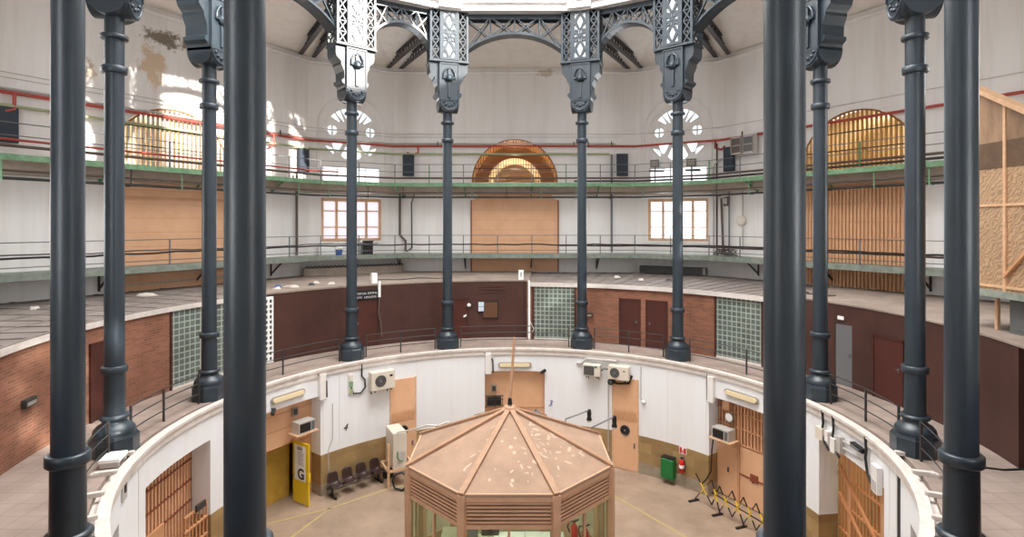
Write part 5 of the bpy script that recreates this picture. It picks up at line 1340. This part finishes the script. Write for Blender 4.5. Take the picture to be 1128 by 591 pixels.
MB().box(-.16, .16, -.12, 0, H(-6.5), H(-5.85), fr).build('casing', CONDW, t); MB().box(-.12, .12, -.13, -.12, H(-6.45), H(-6.2), fr).build('door_panel', CONDG, t)
pipe('wall_slot_pipe', [ringframe(107.5, 8.97)(0, 0, H(-5.6)), ringframe(107.5, 8.97)(0, 0, H(-8.5))], .03, STEELD, 'dark vertical pipe on the white wall nearest the viewer at the right', 'pipe')
fr = ringframe(-110, 8.985); t = thing('black_marker', 'small black mark in a white recess on the left curved wall', 'fitting', None, tuple(fr(0, 0, H(-5.65))))
MB().box(-.16, .16, -.02, 0, H(-5.95), H(-5.5), fr).build('recess_frame', CONDG, t); MB().box(-.05, .05, -.04, -.02, H(-5.78), H(-5.55), fr).build('black_knob', BLACK, t)
# yellow lines on the floor
def fline(pts, label):
    m = MB()
    for p, r_ in zip(pts[:-1], pts[1:]): m.bar((p[0], p[1], .004), (r_[0], r_[1], .004), .1, .006)
    o = m.build('trim_9', YELL); struct(o)
fline([(-8.2, 3.6), (-6.5, 4.6), (-4.7, 6.15), (-3.0, 6.6)], '')
fline([(-6.5, 4.6), (-7.2, 2.6), (-7.3, 0)], ''); fline([(3.0, 6.3), (3.75, 5.38), (5.47, 2.8), (6.6, .6)], '')
# ================================================================== OCTAGONAL BOOTH
KX = -.13; KR = 2.75; KZ = 3.92; KA = 5.04
def KP(a, r, z): return Vector((KX + r * sin(a), r * cos(a), z))
t = thing('octagonal_booth', 'octagonal peach-framed glazed booth with a dusty pointed roof in mid hall', 'booth', None, (KX, 0, 0))
cs = [22.5 + 45 * k for k in range(8)]
for k in range(8):
    a, b = cs[k], cs[(k + 1) % 8]
    m = MB(); A_, B_, C_ = KP(a, KR + .06, KZ), KP(b, KR + .06, KZ), KP(0, 0, KA); dn = Vector((0, 0, -.05))
    m.add([A_, B_, C_, A_ + dn, B_ + dn, C_ + dn], [(0, 1, 2), (5, 4, 3), (0, 3, 4, 1), (1, 4, 5, 2), (2, 5, 3, 0)]); m.build('roof_sheet', KROOF, t)
for a in cs:
    A_, C_ = KP(a, KR + .07, KZ + .03), KP(0, 0, KA + .03)
    m = MB(); m.bar(A_, C_, .14, .06); m.build('roof_rib', KRIB, t)
def kface(k):
    a, b = cs[k], cs[(k + 1) % 8]; A_, B_ = KP(a, KR, 0), KP(b, KR, 0); d = (B_ - A_); L_ = d.length; d.normalize(); n = Vector((d.y, -d.x, 0)); M_ = (A_ + B_) / 2
    if n.dot(M_ - Vector((KX, 0, 0))) < 0: n = -n
    return lambda x, y, z: tuple(M_ + d * x + n * y + Vector((0, 0, z))), L_ / 2
for k in range(8):
    fr, h = kface(k)
    m = MB(); m.box(-h, h, -.06, .05, KZ - .16, KZ + .02, fr); m.build('eaves_board', KFR, t)
    m = MB(); m.box(-h, h, -.05, .03, 3.14, 3.24, fr); m.build('transom', KFR, t)
    lp = MB().box(-h + .1, h - .1, -.05, -.03, 3.24, KZ - .16, fr).build('louvre_panel', KDARK, t)
    for j in range(6):
        z = 3.27 + j * .085
        m = MB(); m.hexa([fr(x, y, z + dz) for dz in (0, .045) for x, y in ((-h + .1, -.03), (h - .1, -.03), (h - .1, .03), (-h + .1, .03))]); m.build('louvre', KFR, lp)
    m = MB(); m.box(-.03, .03, -.04, .02, .9, 3.14, fr); m.box(-h, h, -.04, .02, .86, .94, fr); m.build('mullion', KFR, t)
    MB().box(-h + .06, h - .06, -.015, -.005, .94, 3.14, fr).build('window_glass', GLASSK, t)
    MB().box(-h, h, -.04, .0, 0, .88, fr).build('lower_panel', KIN if k % 2 else KFR, t)
for a in cs:
    p = KP(a, KR, 0); m = MB(); m.box(-.09, .09, -.09, .09, 0, KZ - .02, lambda x, y, z, p=p, a=a: (p.x + x * cos(a) + y * sin(a), p.y - x * sin(a) + y * cos(a), z)); m.build('corner_post', KFR, t)
m = MB(); m.lathe([(.16, 0), (.16, .05), (.06, .1)], (KX, 0, KA + .0), 12); m.build('roof_cap', KFR, t)
# flaked patches on the roof
rnd = random.Random(21); m = MB()
def onroof(a, s):   # s: 0 apex .. 1 eaves on the face containing azimuth a
    k = round(a / 45.0) * 45; ap = KR * cos(22.5); rr = s * ap / math.cos(rad(a - k)); return Vector((KX + rr * sin(a), rr * cos(a), KA - (KA - KZ) * s + .012))
for i in range(70):
    a = rnd.choice([rnd.uniform(115, 156), rnd.uniform(115, 156), rnd.uniform(115, 156), rnd.uniform(158, 180), rnd.uniform(180, 250)]); s = rnd.uniform(.25, .93); n = 7
    L1, L2 = rnd.uniform(.02, .16) * rnd.uniform(.4, 1.2), rnd.uniform(.015, .06); ph = rnd.uniform(0, 3.1) ; c = onroof(a, s); vs = []
    for q_ in range(n):
        th = 2 * math.pi * q_ / n; x = L1 * math.cos(th) * rnd.uniform(.6, 1); y = L2 * math.sin(th) * rnd.uniform(.6, 1)
        px, py = c.x + x * math.cos(ph) - y * math.sin(ph), c.y + x * math.sin(ph) + y * math.cos(ph)
        rr = math.hypot(px - KX, py); aa = math.degrees(math.atan2(px - KX, py)); kk = round(aa / 45) * 45
        s2 = rr * math.cos(rad(aa - kk)) / ((KR + .06) * cos(22.5)); vs.append((px, py, KA - (KA - KZ) * s2 + .008))
    m.add(vs, [tuple(range(n))], False)
o = m.build('roof_flakes', KPEEL, t); o['kind'] = 'stuff'
# pole and gear on the roof
tp = thing('roof_pole', 'slim peach pole rising from the peak of the booth roof', 'pole', None, (KX, 0, KA + .1))
m = MB(); m.tube([(KX, 0, KA + .08), (KX + .12, .02, 6.94)], [.045, .035], 8); m.build('shaft', KFR, tp); m = MB(); m.lathe([(.07, 0), (.05, .16)], (KX, -.05, KA + .12), 10); m.build('black_clamp', BLACK, tp)
for (p0, p1, lb) in (((1.53, 1.7, 4.15), (2.3, 2.15, 4.27), 'black lamp on an arm over the booth roof, the left of two'), ((2.2, .95, 4.16), (2.92, 1.25, 4.38), 'black lamp on an arm over the booth roof, the right of two')):
    t2 = thing('arm_spotlight', lb, 'spotlight', 'arm spotlights on the booth roof', p0)
    zroof = KA - (KA - KZ) * math.hypot(p0[0] - KX, p0[1]) / KR
    m = MB(); m.tube([(p0[0], p0[1], zroof), p0, p1], .022, 6); m.build('arm', STEEL, t2)
    m = MB(); m.lathe([(.05, .02), (.07, -.08), (.06, -.2), (.09, -.3)], p1, 12); m.build('lamp_body', BLACK, t2)
    m = MB(); m.lathe([(.06, -.3), (.07, -.36)], p1, 12); m.build('reflector', ACW, t2)
for (x, y, s_, lb) in ((.6, .6, .13, 'small dark stone-like lump on the booth roof right of the peak'), (-2.2, 1.0, .13, 'small grey fitting on the booth roof at its left rear edge')):
    zr = KA - (KA - KZ) * math.hypot(x - KX, y) / (KR * .95)
    t2 = thing('roof_fitting', lb, 'fitting', None, (x, y, zr)); m = MB(); m.lathe([(s_, 0), (s_, .05), (s_ * .6, .12)], (x, y, zr + .01), 10); m.build('body', STEEL, t2); m = MB(); m.tube([(x - s_, y, zr + .03), (x, y, zr + .16), (x + s_, y, zr + .03)], .02, 5); m.build('strap', STEELD, t2)
pipe('roof_cable', [(-4.5, 6.3, 2.05), (-3.3, 3.5, 3.2), (-2.6, 1.6, 4.0), (-2.2, 1.0, 4.2), (-1.9, .9, 4.35)], .025, CONDW, 'white cable running from the tall white unit up to the booth roof', 'cable')
# inside the booth
m = MB(); m.lathe([(2.5, .01), (2.5, .02)], (KX, 0, 0), 8, smooth=False); o = m.build('floor_booth', KIN); struct(o); o.location.z = .34
BEFORE = set(bpy.data.objects)
t = thing('desk', 'long white desk inside the booth behind the front glass', 'desk', None, (KX, .6, 0))
MB().box(-.6, 1.4, .3, 1.0, .74, .79).build('desk_top', WSIGN, t)
for x in (-.55, 1.3): MB().box(x, x + .05, .35, .95, .02, .74).build('leg', STEEL, t)
t = thing('monitor', 'black monitor on the booth desk behind the left front pane', 'monitor', None, (-.9, .8, .79))
MB().box(-1.1, -.3, .9, .97, .95, 1.45).build('screen', BLACK, t); MB().box(-.78, -.62, .9, 1.0, .8, .95).build('stand', BLACK, t); MB().box(-.95, -.45, .8, 1.05, .79, .81).build('foot', BLACK, t)
t = thing('desk', 'side desk inside the booth on the left with papers', 'desk', None, (-1.6, .2, 0))
MB().box(-2.1, -.62, .3, 1.3, .72, .77).build('desk_top', KIN, t)
for x, y in ((-2.05, .35), (-.72, 1.2), (-2.05, 1.2)): MB().box(x, x + .05, y, y + .05, .02, .72).build('leg', STEEL, t)
t = thing('office_chair', 'teal office chair inside the booth by the left glass', 'chair', None, (-1.75, -.3, 0))
m = MB(); m.box(-2.0, -1.5, -.55, -.05, .45, .53); m.build('seat', TEAL, t); m = MB(); m.box(-2.0, -1.5, -.05, .02, .6, 1.15); m.build('backrest', TEAL, t); MB().tube([(-1.75, -.3, .08), (-1.75, -.3, .45)], .03, 8).build('stem', BLACK, t)
for k in range(5):
    MB().bar((-1.75, -.3, .08), (-1.75 + .28 * math.cos(k * 1.257), -.3 + .28 * math.sin(k * 1.257), .05), .04).build('leg', BLACK, t)
t = thing('control_console', 'grey control console inside the booth near the left front pane', 'console', None, (-1.2, .9, .77))
m = MB(); m.hexa([(-1.55, .4, .78), (-1.05, .4, .78), (-1.05, .85, .78), (-1.55, .85, .78), (-1.55, .55, 1.12), (-1.05, .55, 1.12), (-1.05, .85, 1.12), (-1.55, .85, 1.12)]); m.build('cabinet_body', ASH, t); MB().box(-1.5, -1.1, .84, .86, .82, 1.1).build('rear_plate', STEEL, t)
for x, y, lb in ((1.72, .95, 'red extinguisher standing inside the booth, nearer its centre'), (2.0, .7, 'red extinguisher standing inside the booth, close to the right glass')):
    t = thing('fire_extinguisher', lb, 'fire extinguisher', 'extinguishers inside the booth', (x, y, .02))
    zb_ = .5 if True else 0
    MB().box(x - .16, x + .16, y - .16, y + .16, .02, .5).build('plinth_box', KIN, t)
    m = MB(); m.lathe([(.1, .5), (.1, .95), (.05, 1.03), (.03, 1.06)], (x, y, 0), 14); m.build('cylinder_body', REDX, t)
    m = MB(); m.tube([(x, y, 1.1), (x - .16, y, 1.12), (x - .2, y, .95), (x - .14, y, .8)], .022, 6); m.build('hose', BLACK, t)
    m = MB(); m.bar((x - .05, y, 1.08), (x + .12, y, 1.16), .035); m.build('valve', BLACK, t)
t = thing('paper_tray', 'white paper tray on the booth desk near the right pane', 'tray', None, (.6, .6, .79))
MB().box(.3, 1.0, .45, .85, .79, .81).build('sheet_pile', WSIGN, t); m = MB(); m.box(.28, 1.02, .43, .45, .79, .88); m.box(.28, .3, .43, .87, .79, .88); m.box(1.0, 1.02, .43, .87, .79, .88); m.build('tray_rim', CONDG, t)
# BOOTHUP: everything inside stands on the booth's raised floor
for o in list(bpy.data.objects):
    if o not in BEFORE and o.parent is None: o.location.z += .36
# ================================================================== LIGHT AND CAMERA
wd = bpy.data.worlds.new('World'); S.world = wd; wd.use_nodes = True
bg = wd.node_tree.nodes['Background']; bg.inputs[0].default_value = (.93, .96, 1.0, 1); bg.inputs[1].default_value = 2.4
def area(name, loc, rot, sx, sy, e, c=(1, 1, 1), shape='RECTANGLE'):
    l = bpy.data.lights.new(name, 'AREA'); l.shape = shape; l.size = sx; l.size_y = sy; l.energy = e; l.color = c
    o = bpy.data.objects.new(name, l); COL.objects.link(o); o.location = loc; o.rotation_euler = rot
    return o
area('skylight_lamp', (0, 0, 27.9), (0, 0, 0), 16, 16, 8200, (1, .99, .98), 'DISK')
sl = bpy.data.lights.new('sun', 'SUN'); sl.energy = 15.0; sl.angle = rad(1.1); sl.color = (1, .93, .84)
so = bpy.data.objects.new('sun', sl); COL.objects.link(so)
sd = Vector((-.82, .57, -.375)); so.rotation_euler = sd.to_track_quat('-Z', 'Y').to_euler()
for az, e, c in ((0, 280, (1, .88, .68)), (60, 150, (1, .92, .78)), (300, 190, (1, .95, .88))):  # added point lights behind the arches, standing in for gallery daylight
    l = bpy.data.lights.new('gallery_fill', 'POINT'); l.energy = e; l.color = c; l.shadow_soft_size = .25
    o = bpy.data.objects.new('gallery_fill', l); COL.objects.link(o); o.location = W(az, 0, -1.3 if az == 0 else -2.6, 12.9 if az == 0 else 13.9)
for az in range(30, 360, 60):  # added fill lights just inside each window bay, brightening the aisle walls
    e = {150: 210, 210: 210, 90: 170, 270: 170}.get(az, 120)
    for z, hh in ((10.25, 2.2), (14.6, 2.4)):
        o = area('window_fill', W(az, 0, .35, z), (0, 0, 0), 3.0, hh, e, (.94, .97, 1.0))
        o.rotation_euler = Vector((-sin(az), -cos(az), 0)).to_track_quat('-Z', 'Z').to_euler()
area('booth_tube_lamp', (KX, 0, 3.7), (0, 0, 0), 1.6, 1.6, 90, (.99, 1, .84))
l = bpy.data.lights.new('passage_lamp', 'POINT'); l.energy = 32; l.color = (1, .93, .66); l.shadow_soft_size = .2
o = bpy.data.objects.new('passage_lamp', l); COL.objects.link(o); o.location = PR(92, 10.7, 3.3)
cd = bpy.data.cameras.new('camera'); cam = bpy.data.objects.new('camera', cd); COL.objects.link(cam)
cam.location = (0, -15.256, 10.0); cam.rotation_euler = (rad(90), 0, 0)
cd.sensor_width = 36; cd.lens = 620.9 / 1128 * 36; cd.shift_x = -3.0 / 1128; cd.shift_y = -48.5 / 1128; cd.clip_start = .05; cd.clip_end = 200
S.camera = cam
S.view_settings.view_transform = 'Standard'; S.view_settings.look = 'None'; S.view_settings.exposure = 0.06; S.view_settings.gamma = 1.0
S.view_settings.use_curve_mapping = False
S.cycles.max_bounces = 10; S.cycles.diffuse_bounces = 6; S.cycles.transparent_max_bounces = 16; S.cycles.sample_clamp_indirect = 8
